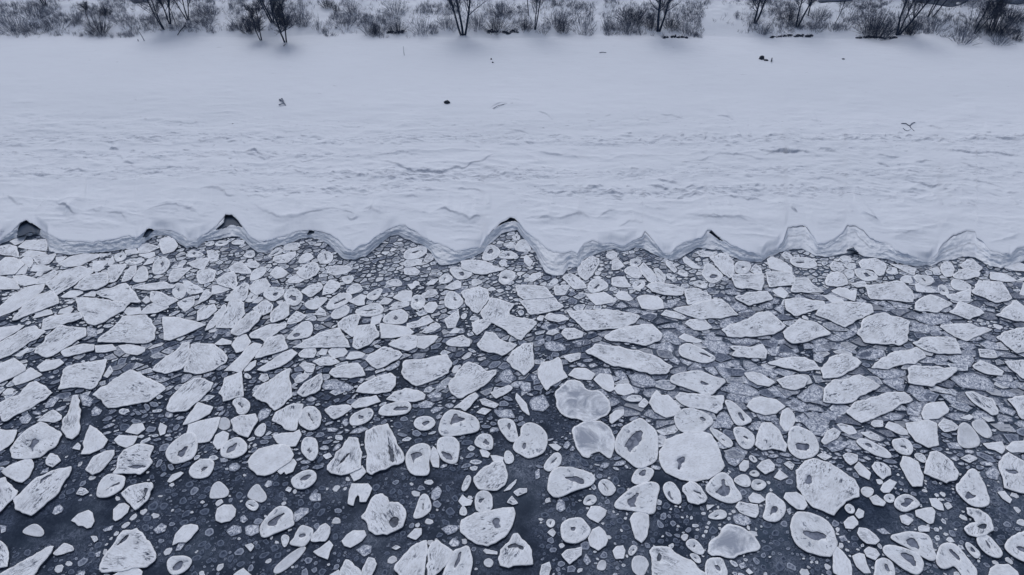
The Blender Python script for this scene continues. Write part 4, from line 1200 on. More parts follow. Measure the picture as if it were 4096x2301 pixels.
def mat_floe(kind):
    M = Nodes('floe_' + kind, 0.75, 0.25)
    v = M.coord(); vs = M.coord(scale=(0.55, 2.0, 1)); vm = M.coord(scale=(0.7, 1.7, 1))
    edge = M.attr('edge')
    fine = M.ramp(M.noise(vm, 8, 5, 0.7), (0.34, 0.80), (0.52, 1.0))
    big = M.ramp(M.noise(v, 1.3, 4, 0.65), (0.32, 0.82), (0.58, 1.0))
    c = M.mix(edge, SNOWD if kind in ('hollow', 'round') else (0.67, 0.735, 0.85), SNOW)
    c = M.mix(1.0, c, fine, 'MULTIPLY'); c = M.mix(1.0, c, big, 'MULTIPLY')
    inner = M.math('SUBTRACT', 1.0, edge)
    if kind in ('pitted', 'streaked'):
        vv = vs if kind == 'streaked' else vm
        cl = M.ramp(M.noise(v, 0.9, 2, 0.5), (0.46, 0.0), (0.60, 1.0))
        fl = M.ramp(M.noise(vv, 5 if kind == 'pitted' else 4, 4, 0.7, 0.6), (0.54, 0.0), (0.60, 1.0))
        f = M.math('MULTIPLY', cl, fl)
        cr = M.ramp(M.noise(vv, 2.2, 5, 0.65, 1.0), (0.465, 0.0), (0.5, 1.0), (0.535, 0.0))
        cm = M.ramp(M.noise(v, 1.1, 1, 0.5), (0.47, 0.0), (0.60, 0.95 if kind == 'streaked' else 0.6))
        f = M.math('MAXIMUM', f, M.math('MULTIPLY', cr, cm)); f = M.math('MULTIPLY', f, inner)
        # sparse fine pin-holes everywhere
        ph = M.ramp(M.noise(vs, 9, 3, 0.7), (0.63, 0.0), (0.70, 0.6)); f = M.math('MAXIMUM', f, M.math('MULTIPLY', ph, inner))
        c = M.mix(f, c, (0.06, 0.078, 0.125))
    elif kind == 'brash':
        wv = M.ramp(M.noise(v, 6.5, 6, 0.75, 1.2), (0.35, (0.05, 0.07, 0.12)), (0.46, (0.25, 0.295, 0.40)), (0.60, (0.70, 0.76, 0.86)))
        c = M.mix(M.math('MULTIPLY', edge, 0.45), wv, (0.10, 0.13, 0.20))
    elif kind == 'hollow':
        fl = M.ramp(M.noise(v, 4, 5, 0.65, 0.8), (0.58, 0.0), (0.64, 0.8)); c = M.mix(M.math('MULTIPLY', fl, inner), c, (0.12, 0.15, 0.22))
    elif kind == 'worn':
        fl = M.ramp(M.noise(v, 0.9, 5, 0.65, 0.8), (0.42, 0.0), (0.60, 0.85)); c = M.mix(M.math('MULTIPLY', fl, inner), c, (0.22, 0.26, 0.35))
    elif kind == 'round':
        c = M.mix(0.18, c, (0.2, 0.23, 0.31))
    c = M.mix(M.math('MULTIPLY', M.attr('tone'), 0.72), c, (0.05, 0.068, 0.115))
    M.bump(M.noise(v, 14, 4, 0.6), 0.35, 0.02)
    return M.base(c)
MF = {'p': mat_floe('plain'), 's': mat_floe('pitted'), 'k': mat_floe('streaked'), 'h': mat_floe('hollow'), 'g': mat_floe('brash'), 'w': mat_floe('worn'), 'r': mat_floe('round')}
M = Nodes('wet_ice_side', 0.35, 0.4); c = M.ramp(M.noise(M.coord(), 6, 3), (0.3, (0.02, 0.028, 0.046)), (0.7, (0.07, 0.09, 0.14))); MSIDE = M.base(c)
M = Nodes('melt_hollow_ice', 0.4, 0.35); v = M.coord()
c = M.ramp(M.noise(v, 3.5, 4, 0.6, 0.5), (0.35, (0.075, 0.095, 0.15)), (0.62, (0.20, 0.235, 0.32))); MPOOL = M.base(c)
M = Nodes('crack_ice', 0.4, 0.35); c = M.ramp(M.noise(M.coord(), 5, 3), (0.35, (0.03, 0.042, 0.07)), (0.6, (0.10, 0.125, 0.18))); MCRACK = M.base(c)
def mat_pan(name, a, b, rim):
    M = Nodes(name, 0.7, 0.2); v = M.coord(); c = M.ramp(M.noise(v, 7, 4, 0.6), (0.35, a), (0.62, b)); c = M.mix(M.attr('edge'), c, rim); c = M.mix(M.math('MULTIPLY', M.attr('tone'), 0.6), c, (0.05, 0.068, 0.115)); return M.base(c)
MPALE = mat_pan('pale_pancake', (0.16, 0.20, 0.29), (0.62, 0.68, 0.79), (0.66, 0.73, 0.84))
MDIM = mat_pan('slush_pancake', (0.022, 0.034, 0.062), (0.08, 0.105, 0.165), (0.13, 0.165, 0.24))
MMID = mat_pan('grey_pancake', (0.055, 0.075, 0.125), (0.22, 0.26, 0.35), (0.29, 0.34, 0.445))

def mat_water():
    M = Nodes('slushy_water', 0.5, 0.25); v = M.coord()
    tc = M.n('ShaderNodeTexCoord'); sep = M.n('ShaderNodeSeparateXYZ'); M.l(tc.outputs['Object'], sep.inputs[0])
    x, y = sep.outputs[0], sep.outputs[1]
    # slush thickness: thicker toward the shore and toward the right
    sh = M.n('ShaderNodeMapRange'); sh.inputs[1].default_value = 27; sh.inputs[2].default_value = 36; M.l(y, sh.inputs[0])
    rt = M.n('ShaderNodeMapRange'); rt.inputs[1].default_value = -8; rt.inputs[2].default_value = 10; rt.inputs[4].default_value = 0.22; M.l(x, rt.inputs[0])
    dens = M.math('ADD', M.math('ADD', M.math('MULTIPLY', sh.outputs[0], 0.35), rt.outputs[0]), M.math('MULTIPLY', M.math('SUBTRACT', M.noise(v, 0.22, 4, 0.6), 0.52), 1.6))
    ws = M.n('ShaderNodeVectorMath', operation='ADD'); wn = M.n('ShaderNodeTexNoise'); wn.inputs['Scale'].default_value = 5.0; M.l(v, wn.inputs['Vector'])
    sc = M.n('ShaderNodeVectorMath', operation='SCALE'); sc.inputs['Scale'].default_value = 0.16; M.l(wn.outputs['Color'], sc.inputs[0])
    M.l(v, ws.inputs[0]); M.l(sc.outputs[0], ws.inputs[1])
    rings = None
    for scl, amp in ((2.6, 0.55), (4.6, 0.7), (8.0, 0.7)):
        vo = M.n('ShaderNodeTexVoronoi'); vo.voronoi_dimensions = '2D'; vo.inputs['Scale'].default_value = scl; vo.inputs['Randomness'].default_value = 1.0; M.l(ws.outputs[0], vo.inputs['Vector'])
        r = M.ramp(vo.outputs['Distance'], (0.22, 0.0), (0.32, 1.0), (0.37, 1.0), (0.46, 0.0))
        rsep = M.n('ShaderNodeSeparateColor'); M.l(vo.outputs['Color'], rsep.inputs[0])
        on = M.ramp(rsep.outputs[0], (0.30, 0.0), (0.8, amp)); r = M.math('MULTIPLY', r, on)
        rings = r if rings is None else M.math('MAXIMUM', rings, r)
    rings = M.math('MULTIPLY', rings, M.ramp(M.noise(v, 2.2, 4, 0.65), (0.38, 0.15), (0.6, 1.0)))
    gr = M.ramp(M.noise(ws.outputs[0], 6, 7, 0.72, 1.4), (0.40, 0.0), (0.52, 0.4), (0.62, 1.0))
    patch = M.ramp(M.noise(v, 0.55, 4, 0.6, 0.5), (0.40, 0.12), (0.60, 1.0))
    lo = M.mix(M.ramp(dens, (0.0, 0.0), (0.9, 1.0)), (0.010, 0.020, 0.042), (0.085, 0.126, 0.195))
    hi = M.mix(M.ramp(dens, (0.0, 0.0), (0.9, 1.0)), (0.085, 0.115, 0.188), (0.48, 0.54, 0.67))
    c = M.mix(M.math('MULTIPLY', M.math('MAXIMUM', M.math('MULTIPLY', gr, 0.9), rings), patch), lo, hi)
    M.bump(M.noise(v, 9, 3), 0.3, 0.02)
    return M.base(c)
MWATER = mat_water()
M = Nodes('open_water', 0.25, 0.5); MOPEN = M.base((0.040, 0.062, 0.105))

def mat_snow():
    M = Nodes('drifted_snow', 0.85, 0.2)
    tc = M.n('ShaderNodeTexCoord'); mp = M.n('ShaderNodeMapping'); mp.inputs['Scale'].default_value = (0.35, 1, 1); M.l(tc.outputs['Object'], mp.inputs[0]); v = mp.outputs[0]
    c = M.mix(M.ramp(M.noise(v, 0.08, 3, 0.5), (0.35, 0.0), (0.65, 1.0)), (0.565, 0.63, 0.745), (0.605, 0.67, 0.79))
    c = M.mix(M.ramp(M.noise(v, 1.2, 5, 0.6), (0.45, 0.0), (0.75, 0.25)), c, (0.52, 0.57, 0.69))
    mq = M.n('ShaderNodeMapping'); mq.inputs['Scale'].default_value = (0.8, 3.6, 1); M.l(tc.outputs['Object'], mq.inputs[0])
    fl = M.math('ADD', M.noise(mq.outputs[0], 1.5, 5, 0.72, 0.7), M.math('MULTIPLY', M.math('SUBTRACT', M.attr('crust'), 1.0), 0.15))
    c = M.mix(M.ramp(fl, (0.50, 0.0), (0.56, 0.5), (0.64, 0.95)), c, (0.27, 0.315, 0.42))
    c = M.mix(M.attr('darkening'), c, (0.17, 0.205, 0.29))  # scarp shade put into the snow colour
    M.bump(M.noise(v, 2.5, 5, 0.6), 0.35, 0.06)
    return M.base(c)
MSNOW = mat_snow()
def mat_ledge():
    M = Nodes('layered_shore_ice', 0.6, 0.3)
    u, t = M.attr('ux'), M.attr('tt'); cb = M.n('ShaderNodeCombineXYZ'); M.l(M.math('MULTIPLY', u, 0.55), cb.inputs[0]); M.l(M.math('MULTIPLY', t, 4.0), cb.inputs[1])
    s1 = M.ramp(M.noise(cb.outputs[0], 1.0, 6, 0.72, 0.8), (0.33, (0.16, 0.20, 0.29)), (0.40, (0.50, 0.56, 0.67)), (0.52, (0.70, 0.76, 0.86)))
    cl = M.ramp(M.noise(M.coord(), 0.35, 3, 0.6), (0.35, 0.0), (0.62, 1.0))
    c = M.mix(cl, s1, (0.66, 0.725, 0.835)); c = M.mix(0.35, c, s1); c = M.mix(M.attr('bay'), c, M.mix(0.55, s1, (0.22, 0.265, 0.365)))
    c = M.mix(M.attr('clean'), c, (0.64, 0.705, 0.82))
    c = M.mix(M.attr('darkening'), c, (0.12, 0.15, 0.22))
    M.bump(M.noise(cb.outputs[0], 2.0, 4, 0.6), 0.5, 0.06)
    return M.base(c)
MLEDGE = mat_ledge()
def mat_bark(n, a, b):
    M = Nodes(n, 0.85, 0.15); c = M.ramp(M.noise(M.coord(), 8, 3), (0.35, a), (0.65, b)); return M.base(c)
MBARK = mat_bark('bark', (0.018, 0.03, 0.055), (0.04, 0.055, 0.09)); MTWIG = mat_bark('twigs', (0.035, 0.048, 0.08), (0.09, 0.112, 0.165))
MBUSH = mat_bark('bush_twigs', (0.06, 0.078, 0.125), (0.24, 0.28, 0.365)); MGRASS = mat_bark('dry_grass_stems', (0.075, 0.095, 0.145), (0.26, 0.30, 0.385))
MSOIL = mat_bark('frozen_soil', (0.02, 0.028, 0.046), (0.07, 0.085, 0.125)); MROCK = mat_bark('dark_rock', (0.012, 0.018, 0.03), (0.05, 0.062, 0.09))

# ---------------------------------------------------------------- terrain
LP = np.array(pts(LIP)); WP = np.array(pts(WAT))
def refl(x): x = np.abs(x); x = np.where(x > 4096, 8192 - x, x); return np.abs(x)
def rough1(sx, seed): return 6 * fbm(sx / 45., sx * 0 + 3.3, seed, 5) + 4.5 * np.abs(vnoise(sx / 17., sx * 0 + 7.7, seed + 3)) - 2
def lip_y(sx): return np.interp(refl(sx), LP[:, 0], LP[:, 1]) + rough1(sx, 5)
def wat_y(sx): return np.interp(refl(sx), WP[:, 0], WP[:, 1]) + rough1(sx, 9)
def lip_h(sx):
    g = np.interp(refl(sx), WP[:, 0], WP[:, 1]) - np.interp(refl(sx), LP[:, 0], LP[:, 1])
    return np.clip(g * 0.014, 0.2, 0.62)
def H(x, y):
    """ground height beyond the shelf"""
    d = y - 73 - 1.2 * vnoise(x / 9., x * 0, 3)
    z = 0.6 + 0.012 * np.maximum(y - 48, 0) + 0.15 * np.maximum(d, 0) * (1 - 0.75 * sstep(40, 90, d)) + 0.25 * sstep(0, 2.5, d)
    z = z + sstep(0, 6, d) * 0.55 * fbm(x / 3.5, y / 3.5, 21) + 0.10 * fbm(x / 9., y / 6., 22) + sstep(60, 400, d) * 9 * fbm(x / 160., y / 160., 25)
    return z
HGX, HGY = np.arange(-150, 150.1, .25), np.arange(38, 175.1, .25)
_hx, _hy = np.meshgrid(HGX, HGY); HG = H(_hx, _hy).tolist()
def Hs(x, y):
    """quick scalar lookup of H"""
    u = min(max((x + 150) * 4, 0), len(HGX) - 1.001); v = min(max((y - 38) * 4, 0), len(HGY) - 1.001)
    i = int(u); j = int(v); fu = u - i; fv = v - j; a, b = HG[j], HG[j + 1]
    return (a[i] * (1 - fu) + a[i + 1] * fu) * (1 - fv) + (b[i] * (1 - fu) + b[i + 1] * fu) * fv
def ground_hit(sx, sy):
    cx = (sx - 2048) / FPX; cy = (1150.5 - sy) / FPX
    dy = math.cos(PITCH) + cy * math.sin(PITCH); dz = -math.sin(PITCH) + cy * math.cos(PITCH)
    t = 30.0
    while t < 300 and CAMZ + dz * t > Hs(cx * t, dy * t): t += 0.5
    lo, hi = t - 0.5, t
    for _ in range(9):
        m = (lo + hi) / 2
        if CAMZ + dz * m > Hs(cx * m, dy * m): lo = m
        else: hi = m
    return cx * hi, dy * hi, Hs(cx * hi, dy * hi)
col = np.concatenate([np.arange(-1500, -60, 24), np.arange(-60, 4156, 3.6), np.arange(4160, 5600, 24)]).astype(float)
rows = np.concatenate([np.arange(0, 1, 1 / 430.), 1 + np.linspace(0, 1, 70) ** 1.3])
ly = lip_y(col); lh = lip_h(col)
SX, RR = np.meshgrid(col, rows); LY = np.broadcast_to(ly, SX.shape); LH = np.broadcast_to(lh, SX.shape)
SY = np.where(RR <= 1, LY + (-10 - LY) * np.minimum(RR, 1), -10 - (RR - 1) * 1215)
DS = LY - SY
Z0 = LH + (0.6 - LH) * sstep(0, 45, DS)
GX, GY = unproj(SX, SY, Z0)
def seg_d(px, py, a, b):
    ax, ay = a; bx, by = b; dx, dy = bx - ax, by - ay; L2 = dx * dx + dy * dy + 1e-9
    t = np.clip(((px - ax) * dx + (py - ay) * dy) / L2, 0, 1)
    qx = px - ax - t * dx; qy = py - ay - t * dy
    return np.hypot(qx, qy), t
REL = np.zeros(GX.shape); SCARP_SHADE = np.zeros(GX.shape)
def scarp(h, P, dec=None, dd=1.0):
    """a ledge in the snow: rises by h just behind the polyline and fades away landward"""
    P = np.array(P, float)
    for _ in range(2 if len(P) > 2 else 0): P = np.concatenate([P[:1], np.stack([.75 * P[:-1] + .25 * P[1:], .25 * P[:-1] + .75 * P[1:]], 1).reshape(-1, 2), P[-1:]])
    wx, wy = unproj(P[:, 0], P[:, 1], 0.6); o = np.argsort(wx); wx, wy = wx[o], wy[o]
    c0 = np.searchsorted(col, P[:, 0].min() - 20); c1 = np.searchsorted(col, P[:, 0].max() + 20)
    if c1 <= c0: return
    X = GX[:, c0:c1]; Y = GY[:, c0:c1]
    r = np.where((Y.min(1) < wy.max() + 7) & (Y.max(1) > wy.min() - 1.0))[0]
    if len(r) == 0: return
    r0, r1 = r[0], r[-1] + 1; X = X[r0:r1]; Y = Y[r0:r1]
    wig = 0.42 * fbm(X * 1.3, X * 0 + 1.7, int(P[0, 0]), 6) * min(1, (P[-1, 0] - P[0, 0]) / 60 + .3)
    d = Y - np.interp(X, wx, wy) - wig
    L = max(wx[-1] - wx[0], 0.2); soft = P[:, 1].mean() > 815 and len(P) > 12; e = min(0.35, 0.45)
    env = sstep(0, e, (X - wx[0]) / L) * sstep(0, e, (wx[-1] - X) / L)
    hh = h * .75 * env * (0.9 + 0.3 * vnoise(X * 2.3, X * 0 + 9.1, int(P[0, 1])))
    dec = min(dec or 0.7 + 7 * h, .25 + L * .8); h = h * .6
    if soft: REL[r0:r1, c0:c1] += 1.3 * hh * sstep(-.9, .25, d) * np.exp(-np.maximum(d - .25, 0) / 1.6)
    REL[r0:r1, c0:c1] += (.5 if soft else 1) * hh * (sstep(-0.10, 0.06, d) * np.exp(-np.maximum(d, 0) / dec) - 0.15 * np.exp(-(np.minimum(d, 0) / 0.25) ** 2) * (d < 0.02))
    SCARP_SHADE[r0:r1, c0:c1] = np.maximum(SCARP_SHADE[r0:r1, c0:c1], np.clip(hh * 5.5 * dd * (0.75 + 0.9 * vnoise(X * 1.1, X * 0 + 4.4, int(P[0, 1]) + 5)), 0, 0.6) * np.exp(-((d + 0.01) / 0.06) ** 2))  # painted shade: steep scarp faces, with their exposed grey ice, darkened for contrast
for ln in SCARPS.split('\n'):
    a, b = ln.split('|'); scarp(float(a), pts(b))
# small broken ridges of rafted ice lying in bands along the beach
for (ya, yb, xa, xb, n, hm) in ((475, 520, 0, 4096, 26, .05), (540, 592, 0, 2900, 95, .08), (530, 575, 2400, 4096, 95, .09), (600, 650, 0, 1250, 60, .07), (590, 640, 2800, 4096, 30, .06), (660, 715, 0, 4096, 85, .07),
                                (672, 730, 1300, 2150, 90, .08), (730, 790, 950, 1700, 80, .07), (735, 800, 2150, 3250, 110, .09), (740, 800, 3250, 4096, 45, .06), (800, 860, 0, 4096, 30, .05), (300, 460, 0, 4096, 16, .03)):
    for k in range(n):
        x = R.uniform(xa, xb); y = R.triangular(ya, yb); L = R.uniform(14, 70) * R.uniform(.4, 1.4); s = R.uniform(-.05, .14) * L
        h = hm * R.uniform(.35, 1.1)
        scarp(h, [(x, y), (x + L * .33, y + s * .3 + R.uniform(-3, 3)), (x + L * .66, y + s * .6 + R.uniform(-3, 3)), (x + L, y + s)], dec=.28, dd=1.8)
REL += 0.035 * fbm(GX * 0.6, GY * 1.6, 31) * sstep(10, 60, DS) * (1 - sstep(500, 700, DS)) + 0.02 * fbm(GX * 2.2, GY * 3.5, 33, 3) * sstep(0, 60, DS) * (1 - sstep(350, 520, DS))
dr = fbm(GX * .22 + 3 + GY * .1, GY * .6 + .25 * vnoise(GX * .3, GY * .3, 95), 91, 5); dr = 1 - np.abs(dr) * 3.2
REL += 0.10 * fbm(GX * .22, GY * .5, 97, 3) * sstep(20, 90, DS) * (1 - sstep(420, 600, DS))
REL += 0.15 * np.clip(dr, 0, 1) ** 1.5 * sstep(8, 70, DS) * (1 - sstep(380, 560, DS)) * (.5 + .5 * fbm(GX * .1, GY * .2, 93))
CR = np.zeros(GX.shape)
for y0_, wd, am, xa, xb in ((560, 26, .8, -1500, 5600), (500, 30, .35, -1500, 5600), (625, 22, .7, -1500, 1700), (690, 30, .75, -1500, 5600), (705, 26, .8, 1300, 2400), (758, 24, .75, 900, 1750), (765, 28, .9, 2100, 3500), (735, 40, .45, 3200, 5600), (600, 16, .6, 2700, 5600), (660, 18, .4, 300, 1500), (815, 30, .25, -1500, 5600)):
    yy = y0_ + 10 * vnoise(SX / 260., SX * 0 + y0_, 71)
    CR = np.maximum(CR, am * np.exp(-((SY - yy) / wd) ** 2) * sstep(xa - 120, xa + 120, SX) * (1 - sstep(xb - 120, xb + 120, SX)))
CR = CR * (DS > 12)
REL += CR * 0.09 * fbm(GX * 1.6, GY * 5.0, 73, 4)
GZ = Z0 + (H(GX, GY) - 0.6) * sstep(0, 120, DS) + REL * sstep(2, 14, DS) - 0.05 * (1 - sstep(0, 6, DS))
nr, nc = GX.shape
idx = np.arange(nr * nc).reshape(nr, nc)
F = np.stack([idx[:-1, :-1], idx[:-1, 1:], idx[1:, 1:], idx[1:, :-1]], -1).reshape(-1, 4)
snow = np_mesh('snow_field', np.stack([GX, GY, GZ], -1).reshape(-1, 3), F, [MSNOW], attrs={'darkening': SCARP_SHADE.ravel(), 'crust': CR.ravel()})
tag(snow, kind='structure', label='flat snow covered beach rising to the brushy bank')

# layered ice edge between the snow lip and the waterline
cl = np.concatenate([np.arange(-1500, -60, 16), np.arange(-60, 4156, 2.4), np.arange(4160, 5600, 16)]).astype(float)
NT = 34; tt = np.linspace(0, 1, NT)
CX, TT = np.meshgrid(cl, tt); wy = wat_y(cl); l2 = lip_y(cl); hh = lip_h(cl)
tj = TT + 0.30 * fbm(CX / 110., TT * 1.5, 41) + 0.10 * fbm(CX / 30., TT * 4, 43); tj = np.clip(tj, 0, 1)
stair = (np.floor(tj * 2.6) + sstep(0.6, 0.95, (tj * 2.6) % 1)) / 2.6; stair = np.clip(0.18 * stair + 0.82 * TT ** 0.95 + 0.10 * fbm(CX / 40., TT * 2.5, 45), 0, 1)
ends = TT * 0 + 1; stair = np.where(TT < 0.03, 0, np.where(TT > 0.97, 1, 0.10 + 0.9 * stair))
Zl = hh[None, :] * stair + np.where(TT < 0.03, -0.10, 0)
SYl = wy[None, :] + (np.minimum(l2, wy - 4) - wy)[None, :] * TT
def in_poly(px, py, P):
    ins = np.zeros(px.shape, bool); n = len(P)
    for i in range(n):
        (ax, ay), (bx, by) = P[i], P[(i + 1) % n]
        if ay == by: continue
        ins ^= ((ay > py) != (by > py)) & (px < (bx - ax) * (py - ay) / (by - ay) + ax)
    return ins
hole = np.zeros(CX.shape, bool)
for ln in HOLES.split('\n'): hole |= in_poly(CX, SYl, pts(ln))
Zl = np.where(hole, hh[None, :] * .6, Zl)
Zl = np.where(hole | (TT < .04) | (TT > .96), Zl, Zl + 0.045 * fbm(CX / 16., SYl / 9., 51, 4) * np.minimum(1, hh[None, :] * 2))
EX, EY = unproj(CX, SYl, Zl)
mw = np.array([np.interp(refl(cl + o), LP[:, 0], LP[:, 1]) for o in range(-170, 171, 20)]).mean(0); bay = sstep(14, 48, mw - l2)[None, :] * (0.15 + 0.85 * sstep(-.2, .5, fbm(CX / 60., TT * 2, 49))) * np.ones_like(TT)
d_l = np.clip(((.25 + .75 * sstep(0, 30, mw - l2))[None, :] * 1.1 * sstep(0.93, .985, TT) + 0.5 * np.exp(-((tj - .55) / .035) ** 2) + 0.45 * (1 - sstep(0, .07, TT))) * (0.6 + fbm(CX / 70., TT * 3, 47)), 0, 1)  # darker lines at the lip, mid layer and waterline
nr, nc = CX.shape; idx = np.arange(nr * nc).reshape(nr, nc)
F = np.stack([idx[:-1, :-1], idx[:-1, 1:], idx[1:, 1:], idx[1:, :-1]], -1).reshape(-1, 4)
hm = (hole[:-1, :-1] | hole[1:, 1:]).astype(int)
ledge = np_mesh('shore_ice_edge', np.stack([EX, EY, Zl], -1).reshape(-1, 3), F, [MLEDGE, MOPEN], fmat=hm.ravel(), attrs={'ux': EX.ravel(), 'tt': (tj + 0 * TT).ravel(), 'darkening': d_l.ravel(), 'clean': np.clip(.8 * sstep(2550, 3050, refl(CX)) * sstep(.12, .3, tj) + .45 * sstep(.45, .9, tj), 0, .9).ravel(), 'bay': (bay * .7).ravel()})
tag(ledge, kind='structure', label='layered grey ice edge with pointed bays along the snow')
# water sheet
wv = np.array([[-1500, -400, 0], [1500, -400, 0], [1500, 52, 0], [-1500, 52, 0]], float)
water = np_mesh('water', wv, np.array([[0, 1, 2, 3]]), [MWATER], smooth=False); tag(water, kind='structure', label='dark slushy water between the ice floes')

# ---------------------------------------------------------------- ice floes
def chaikin(P, n=1):
    for _ in range(n):
        Q = np.roll(P, -1, 0); P = np.stack([0.75 * P + 0.25 * Q, 0.25 * P + 0.75 * Q], 1).reshape(-1, 2)
    return P
def subdiv(P, seg):
    out = []
    for i in range(len(P)):
        a, b = P[i], P[(i + 1) % len(P)]; n = max(1, int(round(np.hypot(*(b - a)) / seg)))
        for k in range(n): out.append(a + (b - a) * k / n)
    return np.array(out)
def area2(P): x, y = P[:, 0], P[:, 1]; return 0.5 * np.sum(x * np.roll(y, -1) - np.roll(x, -1) * y)
def normals(P, k=2):
    S = P.copy()
    for _ in range(k): S = (np.roll(S, 1, 0) + 2 * S + np.roll(S, -1, 0)) / 4
    T = np.roll(S, -1, 0) - np.roll(S, 1, 0); N = np.stack([-T[:, 1], T[:, 0]], 1); return N / (np.linalg.norm(N, axis=1, keepdims=True) + 1e-9)
OFF = 0.05
def outline(P, typ, seg, seed):
    if area2(P) < 0: P = P[::-1]
    size = math.sqrt(abs(area2(P)))
    if typ in 'hrw': P = chaikin(P, 2); P = P - normals(P, 1) * (OFF - .02) * min(1, size)
    P = subdiv(P, seg); P = P - normals(P, 1) * OFF * min(1, size)
    N = normals(P); s = np.cumsum(np.hypot(*(P - np.roll(P, 1, 0)).T)) if len(P) > 2 else 0
    amp = {'p': .02, 's': .05, 'k': .055, 'h': .022, 'g': .05, 'w': .04, 'r': .012}[typ] * min(1, size / 1.2)
    j = fbm(P[:, 0] * 2.6 + seed, P[:, 1] * 2.6, seed % 999, 4) * amp * 2.4
    P = P + N * j[:, None]
    if typ in 'skg': P = P * 0.85 + 0.15 * (np.roll(P, 1, 0) + np.roll(P, -1, 0)) / 2
    return P
def inside(p, P): return bool(in_poly(np.array([p[0]]), np.array([p[1]]), P)[0])
def build_floe(sx_poly, typ, hole_poly, seed, grid=0.22, seg=0.10):
    """returns (origin, rotation, verts, faces, fmat, edge, pool_verts, pool_faces)"""
    global OFF
    rr = random.Random(seed); syc = np.mean([p[1] for p in sx_poly]); OFF = 0.045 + 0.022 * min(1, max(0, (1560 - syc) / 380))
    A = abs(area2(np.array(sx_poly)))
    top = {'p': .12, 's': .14, 'k': .16, 'h': .12, 'g': .07, 'w': .10, 'r': .07}[typ] * rr.uniform(.85, 1.15) * min(1, 0.45 + A / 9000.)
    sp = np.array(sx_poly, float); X, Y = unproj(sp[:, 0], sp[:, 1], top); P = np.stack([X, Y], 1)
    c = P.mean(0); Q = P - c; ev, evec = np.linalg.eigh(Q.T @ Q); ax = evec[:, 1]; th = math.atan2(ax[1], ax[0])
    if th > math.pi / 2: th -= math.pi
    if th < -math.pi / 2: th += math.pi
    Rm = np.array([[math.cos(th), math.sin(th)], [-math.sin(th), math.cos(th)]])
    Q = Q @ Rm.T
    size = math.sqrt(abs(area2(Q))); k = min(1.0, size / 1.1)
    O = outline(Q, typ, seg if size > .7 else .07, seed)
    N = normals(O, 3)
    rim = {'p': .006, 's': .008, 'k': .004, 'h': .014, 'g': .0, 'w': .010, 'r': .014}[typ]
    rings = [(0.03 * k, -0.06), (0.0, 0.35 * top), (0.0, top * 0.85), (0.014 * k, top), (0.065 * k, top + rim), (0.14 * k, top)]
    edge = [1, 1, 1, 1, 1.0, 0.0]
    V = []; E = []
    for (ins, z), e in zip(rings, edge):
        W = O + N * ins
        V.append(np.concatenate([W, np.full((len(W), 1), z)], 1)); E += [e] * len(W)
    n = len(O); faces = []; fm = []
    for r in range(len(rings) - 1):
        for i in range(n):
            j = (i + 1) % n; faces.append((r * n + i, r * n + j, (r + 1) * n + j, (r + 1) * n + i)); fm.append(1 if r < 2 else 0)
    V = [tuple(v) for R_ in V for v in R_]
    base = (len(rings) - 1) * n; inner = [V[base + i][:2] for i in range(n)]
    inn = np.array(inner)
    hp = None
    if hole_poly is not None:
        hs = np.array(hole_poly, float); hx, hy = unproj(hs[:, 0], hs[:, 1], top); hp = (np.stack([hx, hy], 1) - c) @ Rm.T
    elif typ == 'h' and size > .3 and (A > 2500 or rr.random() < .6):
        m = inn.mean(0); md = rr.random(); fx_, fy_ = (rr.uniform(.35, .6), rr.uniform(.10, .2)) if md < .45 else (rr.uniform(.15, .3), rr.uniform(.2, .4)) if md < .8 else (.4, .4)
        na = 11; an_ = np.arange(na) * 2 * np.pi / na; rd = np.array([rr.uniform(.55, 1.3) for _ in range(na)]); ex_, ey_ = np.ptp(inn, 0) / 2
        hp = m + np.stack([np.cos(an_) * rd * ex_ * fx_, np.sin(an_) * rd * ey_ * fy_ + np.cos(an_) * ex_ * fx_ * rr.uniform(-.25, .25)], 1)
        hp = hp + np.array([rr.uniform(-.14, .14), rr.uniform(-.08, .08)]) * size
    if hp is not None:
        if area2(hp) < 0: hp = hp[::-1]
        hp = subdiv(chaikin(np.array(hp), 1), 0.09 if size > .7 else .06)
        hN = normals(hp, 1); hp = hp + hN * (fbm(hp[:, 0] * 5 + seed, hp[:, 1] * 5, seed % 77, 3) * 0.10 * k)[:, None]
        ok = in_poly(hp[:, 0], hp[:, 1], inn)
        if ok.mean() < .75 or len(hp) < 5: hp = None
        else: hp = hp[ok]
    cv = [Vector(p) for p in inner]; ce = [(i, (i + 1) % n) for i in range(n)]
    if hp is not None:
        b = len(cv); cv += [Vector(p) for p in hp]; ce += [(b + i, b + (i + 1) % len(hp)) for i in range(len(hp))]
    g = max(grid, size / 14); lo, hi = inn.min(0), inn.max(0)
    gx, gy = np.meshgrid(np.arange(lo[0], hi[0], g), np.arange(lo[1], hi[1], g)); gp = np.stack([gx.ravel(), gy.ravel()], 1)
    if len(gp):
        gp = gp + np.random.default_rng(seed).uniform(-.3, .3, gp.shape) * g
        gp = gp[in_poly(gp[:, 0], gp[:, 1], inn)]
        cv += [Vector(p) for p in gp]
    ov, oe, of, iv, ie, if_ = geometry.delaunay_2d_cdt(cv, ce, [], 0, 1e-5)
    ovn = np.array([tuple(p) for p in ov]); onloop = {}
    for q, src in enumerate(iv):
        for s_ in src:
            if s_ < n: onloop[q] = s_
    isring = np.zeros(len(ovn), bool)
    for q in onloop: isring[q] = True
    relief = fbm(ovn[:, 0] * 1.6 + seed, ovn[:, 1] * 1.6, seed % 91, 3) * (.05 if typ in 'kw' else .03) * k + (0.02 * k if typ in 'ps' else -.008 * k)
    holeset = set()
    if hp is not None:
        for q, src in enumerate(iv):
            if any(n <= s_ < n + len(hp) for s_ in src): holeset.add(q)
